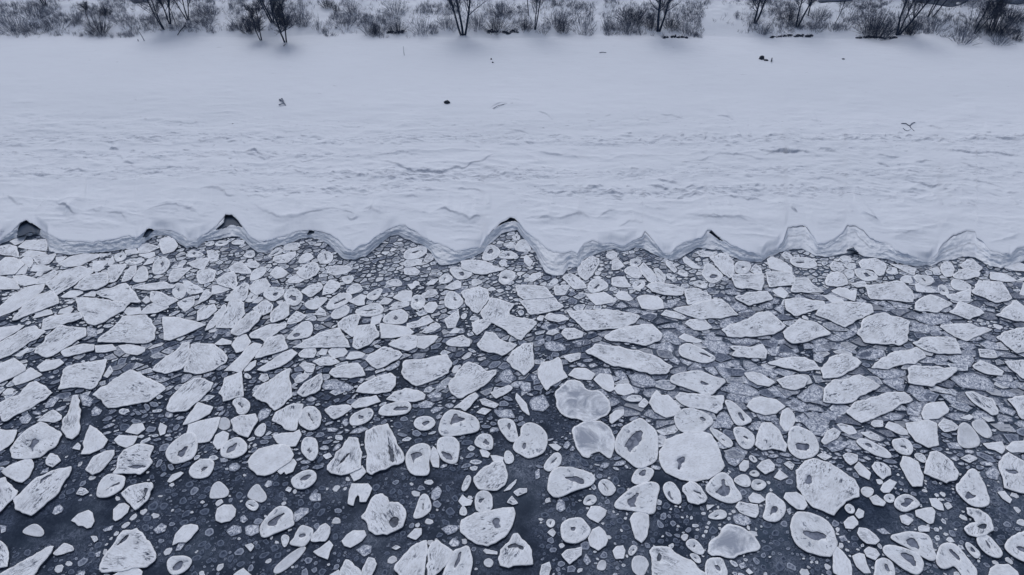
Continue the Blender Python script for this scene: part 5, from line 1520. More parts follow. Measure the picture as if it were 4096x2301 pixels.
    cen = np.array([ovn[list(f)].mean(0) for f in of]) if len(of) else np.zeros((0, 2))
    keep = in_poly(cen[:, 0], cen[:, 1], inn); ih = in_poly(cen[:, 0], cen[:, 1], hp) if hp is not None else np.zeros(len(of), bool)
    mp = {}; pm = {}; pv = []; pf = []
    for fi, f in enumerate(of):
        if not keep[fi]: continue
        if ih[fi]:
            ff = []
            for q in f:
                if q not in pm: pm[q] = len(pv); pv.append((ovn[q][0], ovn[q][1], top - 0.045 * (0.4 + 0.6 * k) + (relief[q] * .4)))
                ff.append(pm[q])
            pf.append(tuple(ff))
        else:
            ff = []
            for q in f:
                if q in onloop: ff.append(base + onloop[q])
                else:
                    if q not in mp: mp[q] = len(V); V.append((ovn[q][0], ovn[q][1], top + (relief[q] if q not in holeset else 0.0))); E.append(0.7 if (q in holeset and typ == 'h') else 0.0)
                    ff.append(mp[q])
            faces.append(tuple(ff)); fm.append(0)
    # walls of the hollow
    if pf:
        hs_ = [q for q in pm if q in mp and q in holeset]
        loop = sorted(hs_, key=lambda q: min(s_ for s_ in iv[q] if s_ >= n) if any(s_ >= n for s_ in iv[q]) else 0)
        for a, b in zip(loop, loop[1:] + loop[:1]):
            if np.hypot(*(ovn[a] - ovn[b])) > 0.5: continue
            ia = len(V); V.append(pv[pm[a]]); V.append(pv[pm[b]]); E += [0, 0]
            faces.append((mp[a], mp[b], ia + 1, ia)); fm.append(1)
    return (c[0], c[1], 0.0), th, V, faces, fm, E, pv, pf

def link_mesh(name, V, faces, fm, E, mats, parent=None):
    me = bpy.data.meshes.new(name); me.from_pydata(V, [], faces)
    for m in mats: me.materials.append(m)
    if fm: me.polygons.foreach_set('material_index', fm)
    if E is not None: a = me.attributes.new('edge', 'FLOAT', 'POINT'); a.data.foreach_set('value', E)
    me.polygons.foreach_set('use_smooth', [True] * len(me.polygons)); me.update()
    o = bpy.data.objects.new(name, me); COL.objects.link(o)
    if parent: o.parent = parent
    return o

FL = []
for ln in FLOES.split('\n'):
    a = ln.split('|'); FL.append((pts(a[0]), a[1], pts(a[2]) if len(a) > 2 and a[2] else None))
LABELS = [l for l in FLOE_LABELS.split('\n') if l]
# one object for all the small stuff: vertices, faces, material slots gathered here
SV, SF, SM, SE, ST = [], [], [], [], []
STUFF_MATS = [MF['p'], MSIDE, MF['s'], MF['k'], MF['h'], MF['g'], MF['w'], MF['r'], MPALE, MDIM, MMID, MPOOL]
SLOT = {'p': 0, 's': 2, 'k': 3, 'h': 4, 'g': 5, 'w': 6, 'r': 7}
CELL = 0.04; MX0, MX1, MY0, MY1 = -75., 75., 4., 62.
mask = np.zeros((int((MY1 - MY0) / CELL), int((MX1 - MX0) / CELL)), bool)
def paint(P):
    x0, y0 = P.min(0); x1, y1 = P.max(0)
    i0, i1 = max(0, int((x0 - MX0) / CELL)), min(mask.shape[1], int((x1 - MX0) / CELL) + 2); j0, j1 = max(0, int((y0 - MY0) / CELL)), min(mask.shape[0], int((y1 - MY0) / CELL) + 2)
    if i1 <= i0 or j1 <= j0: return
    X, Y = np.meshgrid(MX0 + (np.arange(i0, i1) + .5) * CELL, MY0 + (np.arange(j0, j1) + .5) * CELL)
    mask[j0:j1, i0:i1] |= in_poly(X, Y, P)
for i, (sp, typ, hp) in enumerate(FL):
    big = i < 300
    org, th, V, faces, fm, E, pv, pf = build_floe(sp, typ, hp, 100 + i * 7, grid=.24 if big else .5, seg=.10 if big else .11)
    ca, sa = math.cos(th), math.sin(th)
    if big:
        o = link_mesh('ice_floe', V, faces, fm, E, [MF[typ], MSIDE]); o.location = org; o.rotation_euler = (0, 0, th)
        tag(o, LABELS[i] if i < len(LABELS) else 'ice floe', 'ice floe', 'ice floes packed in the slush off the shore')
        if pf: link_mesh('melt_hollow' if typ != 'k' else 'crack', pv, pf, None, None, [MPOOL if typ != 'k' else MCRACK], o)
    else:
        b = len(SV)
        for v in V: SV.append((v[0] * ca - v[1] * sa + org[0], v[0] * sa + v[1] * ca + org[1], v[2]))
        SE += E
        for f, m in zip(faces, fm): SF.append(tuple(q + b for q in f)); SM.append(1 if m else SLOT[typ])
        if pf:
            b = len(SV)
            for v in pv: SV.append((v[0] * ca - v[1] * sa + org[0], v[0] * sa + v[1] * ca + org[1], v[2]))
            SE += [0.0] * len(pv)
            for f in pf: SF.append(tuple(q + b for q in f)); SM.append(11)
    s = np.array(sp); X, Y = unproj(s[:, 0], s[:, 1], .1); paint(np.stack([X, Y], 1))
# land side is taken
wxs, wys = unproj(cl, wat_y(cl), 0.0); o_ = np.argsort(wxs)
gx = MX0 + (np.arange(mask.shape[1]) + .5) * CELL; sh = np.interp(gx, wxs[o_], wys[o_]) - 0.05
gyv = MY0 + (np.arange(mask.shape[0]) + .5) * CELL
mask |= gyv[:, None] > sh[None, :]
def occupied(px, py):
    i = ((px - MX0) / CELL).astype(int); j = ((py - MY0) / CELL).astype(int)
    bad = (i < 0) | (j < 0) | (i >= mask.shape[1]) | (j >= mask.shape[0]); i = np.clip(i, 0, mask.shape[1] - 1); j = np.clip(j, 0, mask.shape[0] - 1)
    return mask[j, i] | bad
ang16 = np.linspace(0, 2 * np.pi, 14, endpoint=False)
def scatter(n_try, xr, yr, size, aspect, theta, slots, top, where=None, gap=1.02, nv=9, irr=.27):
    placed = 0; cx = rng.uniform(*xr, n_try); cy = rng.uniform(*yr, n_try); u = rng.random(n_try)
    a = size[0] + (size[1] - size[0]) * u ** 2.2; a = a / 2; order = np.argsort(-a); cx, cy, a = cx[order], cy[order], a[order]
    asp = rng.uniform(*aspect, n_try); b = a / asp; t = rng.normal(theta[0], theta[1], n_try)
    if where is not None: k = where(cx, cy); cx, cy, a, b, t = cx[k], cy[k], a[k], b[k], t[k]
    ca, sa = np.cos(t), np.sin(t)
    offs = np.concatenate([np.stack([np.cos(ang16), np.sin(ang16)], 1) * gap, np.stack([np.cos(ang16[::2]), np.sin(ang16[::2])], 1) * .5, [[0, 0]]])
    def test(q):
        ox = offs[None, :, 0] * a[q][:, None]; oy = offs[None, :, 1] * b[q][:, None]
        return ~occupied(cx[q][:, None] + ox * ca[q][:, None] - oy * sa[q][:, None], cy[q][:, None] + ox * sa[q][:, None] + oy * ca[q][:, None]).any(1)
    for s in range(0, len(cx), 400):
        q = np.arange(s, min(s + 400, len(cx))); q = q[test(q)]
        for z in q:
            if not test(np.array([z]))[0]: continue
            ph = R.uniform(0, 6.28); an = ph + (np.arange(nv) + rng.uniform(-.3, .3, nv)) * 2 * np.pi / nv; rad = 1 + rng.uniform(-irr, irr * .6, nv)
            lx = np.cos(an) * rad * a[z]; lyy = np.sin(an) * rad * b[z]
            P = np.stack([cx[z] + lx * ca[z] - lyy * sa[z], cy[z] + lx * sa[z] + lyy * ca[z]], 1)
            paint(P); placed += 1; c0 = np.array([cx[z], cy[z]])
            h = R.uniform(*top); sl = slots[int(R.random() * len(slots))]; bse = len(SV)
            for f, zz, e in ((1.03, -.03, 1.), (.97, h * .8, 1.), (.86, h, 1.), (.72, h + .008, .6), (.52, h - .004, 0.)):
                for p in P: v = c0 + (p - c0) * f; SV.append((v[0], v[1], zz)); SE.append(e)
            SV.append((c0[0], c0[1], h - .006)); SE.append(0.)
            for r_ in range(4):
                for i in range(nv):
                    j = (i + 1) % nv; SF.append((bse + r_ * nv + i, bse + r_ * nv + j, bse + (r_ + 1) * nv + j, bse + (r_ + 1) * nv + i)); SM.append(1 if r_ == 0 and sl not in (9,) else sl)
            for i in range(nv): SF.append((bse + 4 * nv + i, bse + 4 * nv + (i + 1) % nv, bse + 5 * nv)); SM.append(sl)
    return placed
def clip_cell(P, m, d):
    """keep the part of convex polygon P with (p-m).d <= 0"""
    out_ = []; n = len(P)
    for i in range(n):
        a_, b_ = P[i], P[(i + 1) % n]; fa = (a_[0] - m[0]) * d[0] + (a_[1] - m[1]) * d[1]; fb = (b_[0] - m[0]) * d[0] + (b_[1] - m[1]) * d[1]
        if fa <= 0: out_.append(a_)
        if fa * fb < 0: t_ = fa / (fa - fb); out_.append((a_[0] + (b_[0] - a_[0]) * t_, a_[1] + (b_[1] - a_[1]) * t_))
    return out_
def packed(xr, yr, cell, stretch, theta, slots, top, where, gap, keep=.9, seed=1):
    """tightly fitted angular plates: cells of a stretched, turned, jittered lattice, slipping under the big floes"""
    rr = random.Random(seed); ct, st = math.cos(theta), math.sin(theta)
    corners = [(x * ct + y * st, -x * st + y * ct) for x in xr for y in yr]; u0, u1 = min(c[0] for c in corners) / (cell * stretch), max(c[0] for c in corners) / (cell * stretch); v0, v1 = min(c[1] for c in corners) / cell, max(c[1] for c in corners) / cell
    S_ = {}; cnt = 0
    def seedpt(i, j):
        if (i, j) not in S_:
            q = random.Random((i * 73856093) ^ (j * 19349663) ^ seed); S_[(i, j)] = ((i + .5 * (j % 2) + q.uniform(-.46, .46)) * cell * stretch, (j + q.uniform(-.46, .46)) * cell)
        return S_[(i, j)]
    for j in range(int(v0) - 1, int(v1) + 2):
        for i in range(int(u0) - 1, int(u1) + 2):
            u, v = seedpt(i, j); x, y = u * ct - v * st, u * st + v * ct
            if not (xr[0] < x < xr[1] and yr[0] < y < yr[1]) or not where(np.float64(x), np.float64(y)) or rr.random() > keep: continue
            P = [(u - 2 * cell * stretch, v - 2 * cell), (u + 2 * cell * stretch, v - 2 * cell), (u + 2 * cell * stretch, v + 2 * cell), (u - 2 * cell * stretch, v + 2 * cell)]
            for dj in (-2, -1, 0, 1, 2):
                for di in (-2, -1, 0, 1, 2):
                    if di == 0 and dj == 0: continue
                    a_, b_ = seedpt(i + di, j + dj); dd = ((a_ - u) / stretch ** 2, b_ - v)
                    P = clip_cell(P, ((a_ + u) / 2, (b_ + v) / 2), dd)
            if len(P) < 3: continue
            A = np.array(P); L = np.hypot(*(np.roll(A, -1, 0) - A).T); A = A[L > .05 * cell] if (L > .05 * cell).sum() > 2 else A
            ST.extend([0.] * (len(SV) - len(ST))); tn = rr.random() ** 1.5
            c0 = A.mean(0); rad = np.hypot(*(A - c0).T).mean(); f0 = max(.4, 1 - gap * rr.uniform(.3, 2.6) / rad)
            A = c0 + (A - c0) * f0; A = np.stack([A[:, 0] * ct - A[:, 1] * st, A[:, 0] * st + A[:, 1] * ct], 1); c0 = A.mean(0)
            chk = np.concatenate([A, c0 + (A - c0) * .5, [c0]]); oc = occupied(chk[:, 0], chk[:, 1])
            if oc.all() or oc.mean() > .8 or occupied(A[:, 0], A[:, 1] + .0).any() and (c0[1] > np.interp(c0[0], wxs[o_], wys[o_]) - .1): continue
            B = []
            for q in range(len(A)):
                a_, b_ = A[q], A[(q + 1) % len(A)]; e_ = b_ - a_; nn = np.array([e_[1], -e_[0]])
                B += [a_ * .92 + c0 * .08 if rr.random() < .3 else a_, (a_ + b_) / 2 + nn * rr.uniform(-.05, .04)]
            B = np.array(B); m = len(B); h = rr.uniform(*top); sl = slots[int(rr.random() * len(slots))]; b0 = len(SV); cnt += 1
            ri = min(.05, rad * .2) / rad
            for f, zz, e in ((1.0, -.03, 1.), (1.0, h * .8, 1.), (1 - ri * .35, h, 1.), (1 - ri * 1.5, h + .004, .8), (1 - ri * 2.4, h - .004, 0.)):
                for p in B: w2 = c0 + (p - c0) * f; SV.append((w2[0], w2[1], zz)); SE.append(e)
            SV.append((c0[0], c0[1], h - .006)); SE.append(0.)
            for r_ in range(4):
                for q in range(m): z2 = (q + 1) % m; SF.append((b0 + r_ * m + q, b0 + r_ * m + z2, b0 + (r_ + 1) * m + z2, b0 + (r_ + 1) * m + q)); SM.append(1 if r_ == 0 else sl)
            for q in range(m): SF.append((b0 + 4 * m + q, b0 + 4 * m + (q + 1) % m, b0 + 5 * m)); SM.append(sl)
            big_.append(B); ST.extend([tn] * (len(SV) - len(ST)))
    return cnt
big_ = []
inview = lambda x, y: np.abs(x) < y * 1.02 + 4
fr = lambda x, y: np.abs(x) < np.hypot(y, 30) * 0.752 + .6
out = lambda x, y: ~fr(x, y) | (y < 13)
right = lambda x, y: (x > 3 + (27 - y) * .3) & fr(x, y)
NB = lambda x, y, k=.4, sd=5: vnoise(x * k, y * k, sd)
print('packed', packed((-34, 34), (32.0, 48), .34, 1.5, .35, [8, 8, 0, 8, 4, 10, 8, 5], (.04, .07), lambda x, y: fr(x, y) & (y > 32.6 + 1.4 * NB(x, y) + .035 * np.abs(x - 4)), .045, .92, 3),
      packed((-32, 12), (24, 34), .42, 1.7, .45, [5, 10, 8, 8, 2, 10, 9], (.03, .06), lambda x, y: fr(x, y) & (y <= 32.6 + 1.4 * NB(x, y) + .035 * np.abs(x - 4)) & (x < 6 - (32 - y) * .2) & (NB(x, y, .5, 9) > -.25), .06, .82, 4),
      packed((0, 36), (20.5, 35), .62, 1.8, -.06, [5, 5, 5, 5, 5, 10, 8, 3], (.03, .07), lambda x, y: fr(x, y) & (y <= 32.8 + 1.4 * NB(x, y) + .035 * np.abs(x - 4)) & (x > 6 - (32 - y) * .2) & (y > 21 + 2 * NB(x, y, .3, 4) + (x < 9) * (9 - x) * .6), .075, .9, 5))
for B_ in big_: paint(B_)
print('stuff', scatter(5000, (-70, 70), (5, 50), (.8, 3.6), (1.1, 2.2), (.15, .6), [0, 2, 2, 4, 3], (.10, .2), out, nv=12),
      scatter(9000, (-70, 70), (5, 50), (.25, .9), (1.1, 2.0), (.1, .6), [5, 10, 8, 4], (.05, .1), out),
      # near the ice edge: rimmed pale chips
      scatter(40000, (-34, 34), (29.5, 48), (.16, .66), (1.1, 2.3), (.1, .6), [8, 8, 0, 2, 8, 4, 10, 7], (.03, .09), fr),
      scatter(45000, (-34, 34), (31, 48), (.10, .28), (1.0, 2.4), (.1, .7), [8, 8, 10, 10], (.02, .05), fr),
      # mottled brash on the right
      scatter(14000, (2, 34), (19.5, 33), (.35, 1.2), (1.2, 2.6), (-.12, .3), [5, 5, 5, 10], (.04, .09), right, irr=.2),
      scatter(20000, (2, 34), (19.5, 33), (.12, .4), (1.1, 2.4), (-.1, .5), [5, 10, 10, 9], (.02, .06), right),
      # left and centre
      scatter(16000, (-30, 8), (19.5, 31), (.16, .62), (1.1, 2.4), (.2, .5), [5, 10, 10, 8, 9], (.03, .08), lambda x, y: fr(x, y) & (vnoise(x * .35, y * .35, 3) > -.35)),
      scatter(14000, (-30, 34), (19.5, 31), (.08, .22), (1.0, 2.0), (.2, .7), [10, 9, 9], (.015, .04), fr),
      # foreground: dim pancakes sunk in the slush
      scatter(6000, (-26, 26), (12, 21), (.16, .5), (1.05, 1.6), (.2, .8), [9, 9, 9, 10, 7], (.015, .04), lambda x, y: fr(x, y) & (vnoise(x * .3, y * .3, 8) > -.2)),
      scatter(5000, (3, 26), (14, 22), (.14, .42), (1.05, 1.6), (.2, .8), [10, 9, 4, 8], (.02, .05), lambda x, y: fr(x, y) & (vnoise(x * .4, y * .4, 18) > .0)),
      scatter(9000, (-26, 26), (12, 21), (.07, .2), (1.0, 1.7), (.2, .8), [9, 9, 10], (.01, .03), lambda x, y: fr(x, y) & (vnoise(x * .3, y * .3, 8) > -.3)))
so_ = link_mesh('brash_ice', SV, SF, SM, SE, STUFF_MATS); ST += [0.] * (len(SV) - len(ST)); so_.data.attributes.new('tone', 'FLOAT', 'POINT').data.foreach_set('value', ST); tag(so_, 'small chips and pancakes of ice filling the gaps between larger floes', 'brash ice', kind='stuff')

# ---------------------------------------------------------------- trees, bushes, small things
def tube(V, F, p0, p1, r0, r1, ns=4):
    p0 = Vector(p0); p1 = Vector(p1); d = (p1 - p0)
    if d.length < 1e-5: return
    d.normalize(); u = d.orthogonal().normalized(); w_ = d.cross(u); b = len(V)
    for p, r in ((p0, r0), (p1, r1)):
        for k in range(ns):
            a = 2 * math.pi * k / ns; V.append(tuple(p + (u * math.cos(a) + w_ * math.sin(a)) * r))
    for k in range(ns): F.append((b + k, b + (k + 1) % ns, b + ns + (k + 1) % ns, b + ns + k))
def limb(V, F, p, d, L, r, rr, seg=4, bend=.25, up=.12, ns=5):
    """a bent tapering limb, returns the points along it"""
    out_ = [(Vector(p), Vector(d).normalized(), r)]; p = Vector(p); d = Vector(d).normalized()
    for k in range(seg):
        d = (d + Vector((rr.uniform(-bend, bend), rr.uniform(-bend, bend), rr.uniform(-bend * .4, bend * .4) + up))).normalized()
        q = p + d * (L / seg); r1 = r * (1 - .62 / seg)
        tube(V, F, p, q, r, r1, ns); p, r = q, r1; out_.append((p.copy(), d.copy(), r))
    return out_
def spread(d, rr, amt):
    return (Vector(d) + Vector((rr.gauss(0, amt), rr.gauss(0, amt), rr.gauss(0, amt * .5)))).normalized()
def mesh_obj(name, V, F, mat, parent=None, loc=None):
    me = bpy.data.meshes.new(name); me.from_pydata(V, [], F); me.materials.append(mat)
    me.polygons.foreach_set('use_smooth', [True] * len(me.polygons)); me.update()
    o = bpy.data.objects.new(name, me); COL.objects.link(o)
    if parent: o.parent = parent
    if loc: o.location = loc
    return o
def tree(sx, sy, height, trunks, spreadw, dens, label, seed, lean=0.0, rad=.09, crown_start=.25, gname='bare trees along the bank', name='bare_tree', twigmat=None):
    rr = random.Random(seed); x, y, z = ground_hit(sx, sy)
    e = bpy.data.objects.new(name, None); COL.objects.link(e); e.location = (x, y, z - .05); tag(e, label, 'tree', gname)
    TV, TF, CV, CF = [], [], [], []
    for t in range(trunks):
        d = Vector((lean + rr.uniform(-.1, .1) * trunks ** .5 + (t - (trunks - 1) / 2) * .22, rr.uniform(-.1, .1), 1))
        P = limb(TV, TF, ((t - (trunks - 1) / 2) * rad * 1.6, rr.uniform(-.05, .05), 0), d, height * rr.uniform(.8, 1), rad * rr.uniform(.75, 1.1), rr, 8, .10, .05, 7)
        for bi in range(int(dens)):
            k = rr.uniform(crown_start, 1) * (len(P) - 1); i = min(int(k), len(P) - 2); f = k - i
            p = P[i][0].lerp(P[i + 1][0], f); hfrac = k / (len(P) - 1)
            az = rr.uniform(0, 6.28); out_ = spreadw * rr.uniform(.5, 1.1)
            dd = Vector((math.cos(az) * out_, math.sin(az) * out_ * .8, rr.uniform(.4, 1.0)))
            B = limb(CV, CF, p, dd, height * rr.uniform(.18, .42) * (1.15 - .6 * hfrac), max(.016, P[i][2] * .5), rr, 4, .28, .10, 4)
            for (q, dq, r) in B[1:]:
                for s in range(3):
                    C = limb(CV, CF, q, spread(dq, rr, .55), height * rr.uniform(.06, .17), .013, rr, 3, .35, .08, 3)
                    for (q2, d2, r2) in C[1:]:
                        for s2 in range(2):
                            d3 = spread(d2, rr, .7); tube(CV, CF, q2, q2 + d3 * rr.uniform(.12, .38), .009, .004, 3)
    mesh_obj('trunk', TV, TF, MBARK, e); mesh_obj('crown', CV, CF, twigmat or MTWIG, e)
    return e
TREES = [(180, 22, 5, 3, .6, 8, 'cluster of thin bare stems at the top left corner', .05, 0),
 (655, 118, 5.5, 2, .75, 13, 'bare twin tree leaning left beside the darker forked trunk', .06, -.18),
 (680, 96, 5.5, 2, .6, 12, 'dark forked bare tree, right of the leaning twin tree', .08, .05),
 (702, 93, 5.5, 1, .4, 7, 'slim straight bare sapling between two darker tree clusters', .035, .05),
 (752, 82, 6, 3, .6, 12, 'group of upright dark trunks above the leaning stick', .06, .03),
 (1044, 162, 3.6, 2, .9, 15, 'small spreading bare tree just left of the broad low tree', .055, -.15),
 (1090, 90, 5.5, 3, .7, 14, 'dark bare trees standing behind the broad low tree', .07, -.1),
 (1142, 170, 4.6, 2, 1.25, 24, 'broad low bare tree with wide round crown, lowest on the bank', .085, .02),
 (1852, 140, 7.5, 3, .45, 16, 'big bare tree with three close dark trunks', .11, 0),
 (2113, 62, 6, 1, .35, 8, 'thin straight tree, upper left of the slender pair', .05, 0),
 (2140, 118, 6.5, 2, .4, 11, 'slender pair of bare trunks spreading in a narrow fan', .05, .1),
 (2634, 124, 7, 2, .95, 26, 'vase shaped bare tree with thick black twin trunk', .11, .02),
 (3020, 92, 5.5, 2, .75, 15, 'bare tree alone on the open snowy slope, short dark trunk', .085, .12),
 (3188, 108, 6, 2, .5, 11, 'upright bare tree above the long dark soil edge', .085, .08),
 (3232, 62, 4, 1, .5, 9, 'small dark tree right behind the upright tree', .07, 0),
 (3340, 92, 5, 1, .6, 7, 'pale thin leaning tree with a high fork', .04, .3),
 (3592, 140, 6.5, 3, .4, 13, 'leaning bare tree with close dark trunks beside the dense thicket', .09, .22),
 (3712, 68, 5, 2, .45, 8, 'left one of the twin slanting trunks under the dark pool', .06, .18),
 (3730, 68, 5, 1, .45, 7, 'right one of the twin slanting trunks under the dark pool', .06, .35),
 (3899, 136, 4.6, 2, .8, 15, 'forked bare tree inside the right hand thicket', .045, .2),
 (3955, 124, 4.4, 2, .6, 12, 'dark many stemmed tree right of the forked thicket tree', .05, .1),
 (360, 98, 2.6, 1, .7, 7, 'short bare sapling over the dark low bush at left', .03, -.1)]
for i, t in enumerate(TREES): tree(t[0], t[1], t[2], t[3], t[4] * 1.15, t[5] * 1.15, t[6], 300 + i, lean=t[8], rad=t[7] * 1.25)

def bush(sx, sy, wpx, hpx, dark, label, seed):
    rr = random.Random(seed); x, y, z = ground_hit(sx, sy); m = 82 / FPX; W = wpx * m; Hh = hpx * m / .93
    V, F = [], []; W *= 1.15; n = int((22 + 85 * dark * dark) * (W / 2.2))
    for k in range(n):
        a = rr.uniform(0, 6.28); rad = W / 2 * rr.random() ** .7; bx, by = math.cos(a) * rad * .5, math.sin(a) * rad * .45
        tip = Vector((math.cos(a) * rad, math.sin(a) * rad * .8, Hh * rr.uniform(.35, 1) * math.sqrt(max(.05, 1 - (rad / (W / 2 + .01)) ** 2)) + .1))
        b = Vector((bx, by, Hs(x + bx, y + by) - z - .03)); midp = b.lerp(tip, .5) + Vector((rr.gauss(0, .08), rr.gauss(0, .08), .05))
        tube(V, F, b, midp, .014, .010, 3); tube(V, F, midp, tip, .010, .004, 3)
        for s in range(4):
            q = midp.lerp(tip, rr.random()); d = Vector((rr.gauss(0, 1), rr.gauss(0, 1), rr.gauss(.4, .7))).normalized(); tube(V, F, q, q + d * rr.uniform(.1, .35), .007, .003, 3)
    mt = MBUSH if dark < .75 else MTWIG
    o = mesh_obj('bare_shrub', V, F, mt, None, (x, y, z)); tag(o, label, 'shrub', 'bare shrubs on the snowy bank'); return o
BUSHES = [(60, 120, 190, 75, .45, 'wide pale thicket in the far left corner of the bank'),
 (140, 70, 120, 70, .35, 'loose grey shrub above the far left thicket'),
 (235, 112, 110, 40, .4, 'low snow dusted shrub right of the far left thicket'),
 (398, 128, 100, 62, .9, 'dark rounded bush under the short sapling'),
 (425, 58, 60, 40, .9, 'small dark bush above the rounded dark bush'),
 (310, 85, 70, 40, .5, 'little grey shrub left of the short sapling'),
 (490, 92, 90, 40, .35, 'thin pale shrub between dark bush and twin tree'),
 (620, 95, 70, 35, .5, 'low brush at the foot of the twin tree'),
 (838, 62, 110, 42, .6, 'grey shrub right of the upright trunk group'),
 (820, 100, 110, 30, .35, 'sparse low shrub below the upright trunk group'),
 (955, 100, 110, 60, .5, 'shrub just left of the small spreading tree'),
 (1000, 125, 90, 60, .85, 'dense dark shrub touching the small spreading tree'),
 (1200, 90, 110, 60, .6, 'shrub under the right side of the broad low tree'),
 (1310, 28, 70, 30, .9, 'dark clump at the top, left of the snow gully'),
 (1345, 44, 30, 20, .8, 'tiny dark tuft beside the snow gully'),
 (1410, 50, 75, 52, .7, 'rounded grey bush right of the snow gully'),
 (1270, 120, 60, 70, .3, 'thin slanting brush along the snow gully'),
 (1380, 105, 110, 45, .4, 'pale low shrub under the rounded grey bush'),
 (1495, 132, 110, 75, .6, 'upright stemmed shrub with a black heart'),
 (1502, 134, 45, 40, 1.0, 'small black tuft at the heart of the upright shrub'),
 (1588, 128, 85, 58, .75, 'compact dark shrub right of the black tuft'),
 (1580, 50, 110, 55, .6, 'wide shrub at the top, above the compact dark one'),
 (1690, 125, 120, 75, .35, 'pale shrub midway between black tuft and triple trunk'),
 (1790, 108, 90, 55, .7, 'shrub against the left of the triple trunk'),
 (1905, 110, 90, 70, .65, 'shrub against the right of the triple trunk'),
 (1985, 122, 110, 60, .8, 'dark shrub on the soil edge between two trees'),
 (2010, 60, 120, 60, .6, 'grey shrub high up behind the soil edge shrub'),
 (2100, 118, 70, 50, .75, 'round shrub at the left foot of the slender pair'),
 (2172, 132, 50, 34, .5, 'small snow caught shrub right of the slender pair'),
 (2228, 95, 110, 55, .7, 'dense shrub right of the slender pair'),
 (2250, 126, 70, 50, .85, 'dark round bush below the dense shrub'),
 (2335, 130, 110, 75, .35, 'pale snow laden shrub left of the white trail'),
 (2440, 110, 90, 85, .35, 'pale wiry shrub right of the white trail'),
 (2535, 88, 150, 52, .8, 'long dark shrub left of the vase shaped tree'),
 (2510, 125, 100, 45, .5, 'grey brush under the long dark shrub'),
 (2605, 112, 70, 55, .85, 'dark bush at the left foot of the vase shaped tree'),
 (2682, 112, 80, 60, .85, 'dark bush at the right foot of the vase shaped tree'),
 (2745, 128, 100, 55, .4, 'pale shrub right of the vase shaped tree'),
 (2945, 70, 30, 22, .6, 'lone small tuft on the open snow slope'),
 (3050, 125, 90, 40, .4, 'low shrub below the tree on the open slope'),
 (3160, 80, 90, 55, .75, 'dark shrub left behind the upright tree'),
 (3275, 75, 100, 45, .7, 'grey shrub between upright tree and pale thin tree'),
 (3262, 118, 80, 30, .5, 'low shrub right of the upright tree'),
 (3335, 118, 70, 30, .45, 'sparse shrub under the pale thin tree'),
 (3500, 138, 175, 88, .95, 'big dense dark thicket left of the leaning tree'),
 (3632, 135, 75, 50, .95, 'dark bush at the right foot of the leaning tree'),
 (3665, 100, 70, 50, .7, 'grey bush behind the leaning tree'),
 (3740, 120, 110, 55, .4, 'pale brush below the twin slanting trunks'),
 (3850, 170, 120, 50, .55, 'low brush at the edge of the beach on the right'),
 (3900, 95, 120, 70, .6, 'shrub behind the forked thicket tree'),
 (3985, 130, 150, 95, .95, 'tall dense thicket near the right edge'),
 (4050, 75, 120, 55, .75, 'thicket in the top right corner'),
 (4000, 175, 90, 36, .5, 'snow arched low shrub at the beach edge, far right'),
 (4065, 160, 60, 40, .8, 'dark shrub at the right edge above the beach')]
for i, b in enumerate(BUSHES): bush(*b, 700 + i)

# dry grass and fine brush all over the bank
V, F = [], []; rr = random.Random(5)
n = 0
while n < 17000:
    sx = rr.uniform(-500, 4600); sy = rr.uniform(-160, 152)
    dx = abs(sx - (1290 + (60 - sy) * .6)); g = 1.0
    if dx < 38 and -200 < sy < 160: g = .03
    if abs(sx - 2395) < 22: g = .08
    if 2810 < sx < 2990 and sy > 20: g = .06
    if 1120 < sx < 1290 and sy > 110: g = 0.0
    if 860 < sx < 920: g = .2
    if sy > 138 + 14 * math.sin(sx / 190.) + 8 * math.sin(sx / 60.): g = 0
    f = .5 + .5 * float(vnoise(np.float64(sx / 90.), np.float64(sy / 40.), 61))
    f = min(1, max(0, (f - .30) * 3)); f = max(f, .12)
    if rr.random() > g * f: continue
    n += 1
    wx_, wy_, zz = ground_hit(sx, sy)
    for k in range(rr.randint(4, 9)):
        b = Vector((wx_ + rr.gauss(0, .12), wy_ + rr.gauss(0, .12), zz - .03)); d = Vector((rr.gauss(0, .5), rr.gauss(0, .5), 1)).normalized()
        tube(V, F, b, b + d * rr.uniform(.15, .6), .013, .004, 3)
gr = mesh_obj('dry_grass', V, F, MGRASS); tag(gr, 'dry grass and fine brush poking through snow on the bank', 'grass', kind='stuff')

def lump(name, sx, sy, dims, mat, label, cat, seed, rot=0, sink=.3, z=None, group=None):
    rr = random.Random(seed); bm = bmesh.new(); bmesh.ops.create_icosphere(bm, subdivisions=3, radius=1)
    for v in bm.verts:
        n_ = noise.noise(v.co * 1.7 + Vector((seed, 0, 0))) * .35 + noise.noise(v.co * 4 + Vector((0, seed, 0))) * .15
        v.co = v.co * (1 + n_); v.co.x *= dims[0] / 2; v.co.y *= dims[1] / 2; v.co.z = v.co.z * dims[2] / 2 + dims[2] * (.5 - sink)
    me = bpy.data.meshes.new(name); bm.to_mesh(me); bm.free(); me.materials.append(mat)
    for p in me.polygons: p.use_smooth = True
    o = bpy.data.objects.new(name, me); COL.objects.link(o); x, y, zz = ground_hit(sx, sy); o.location = (x, y, zz); o.rotation_euler = (0, 0, rot)
    tag(o, label, cat, group); return o
m82 = 1 / 33.
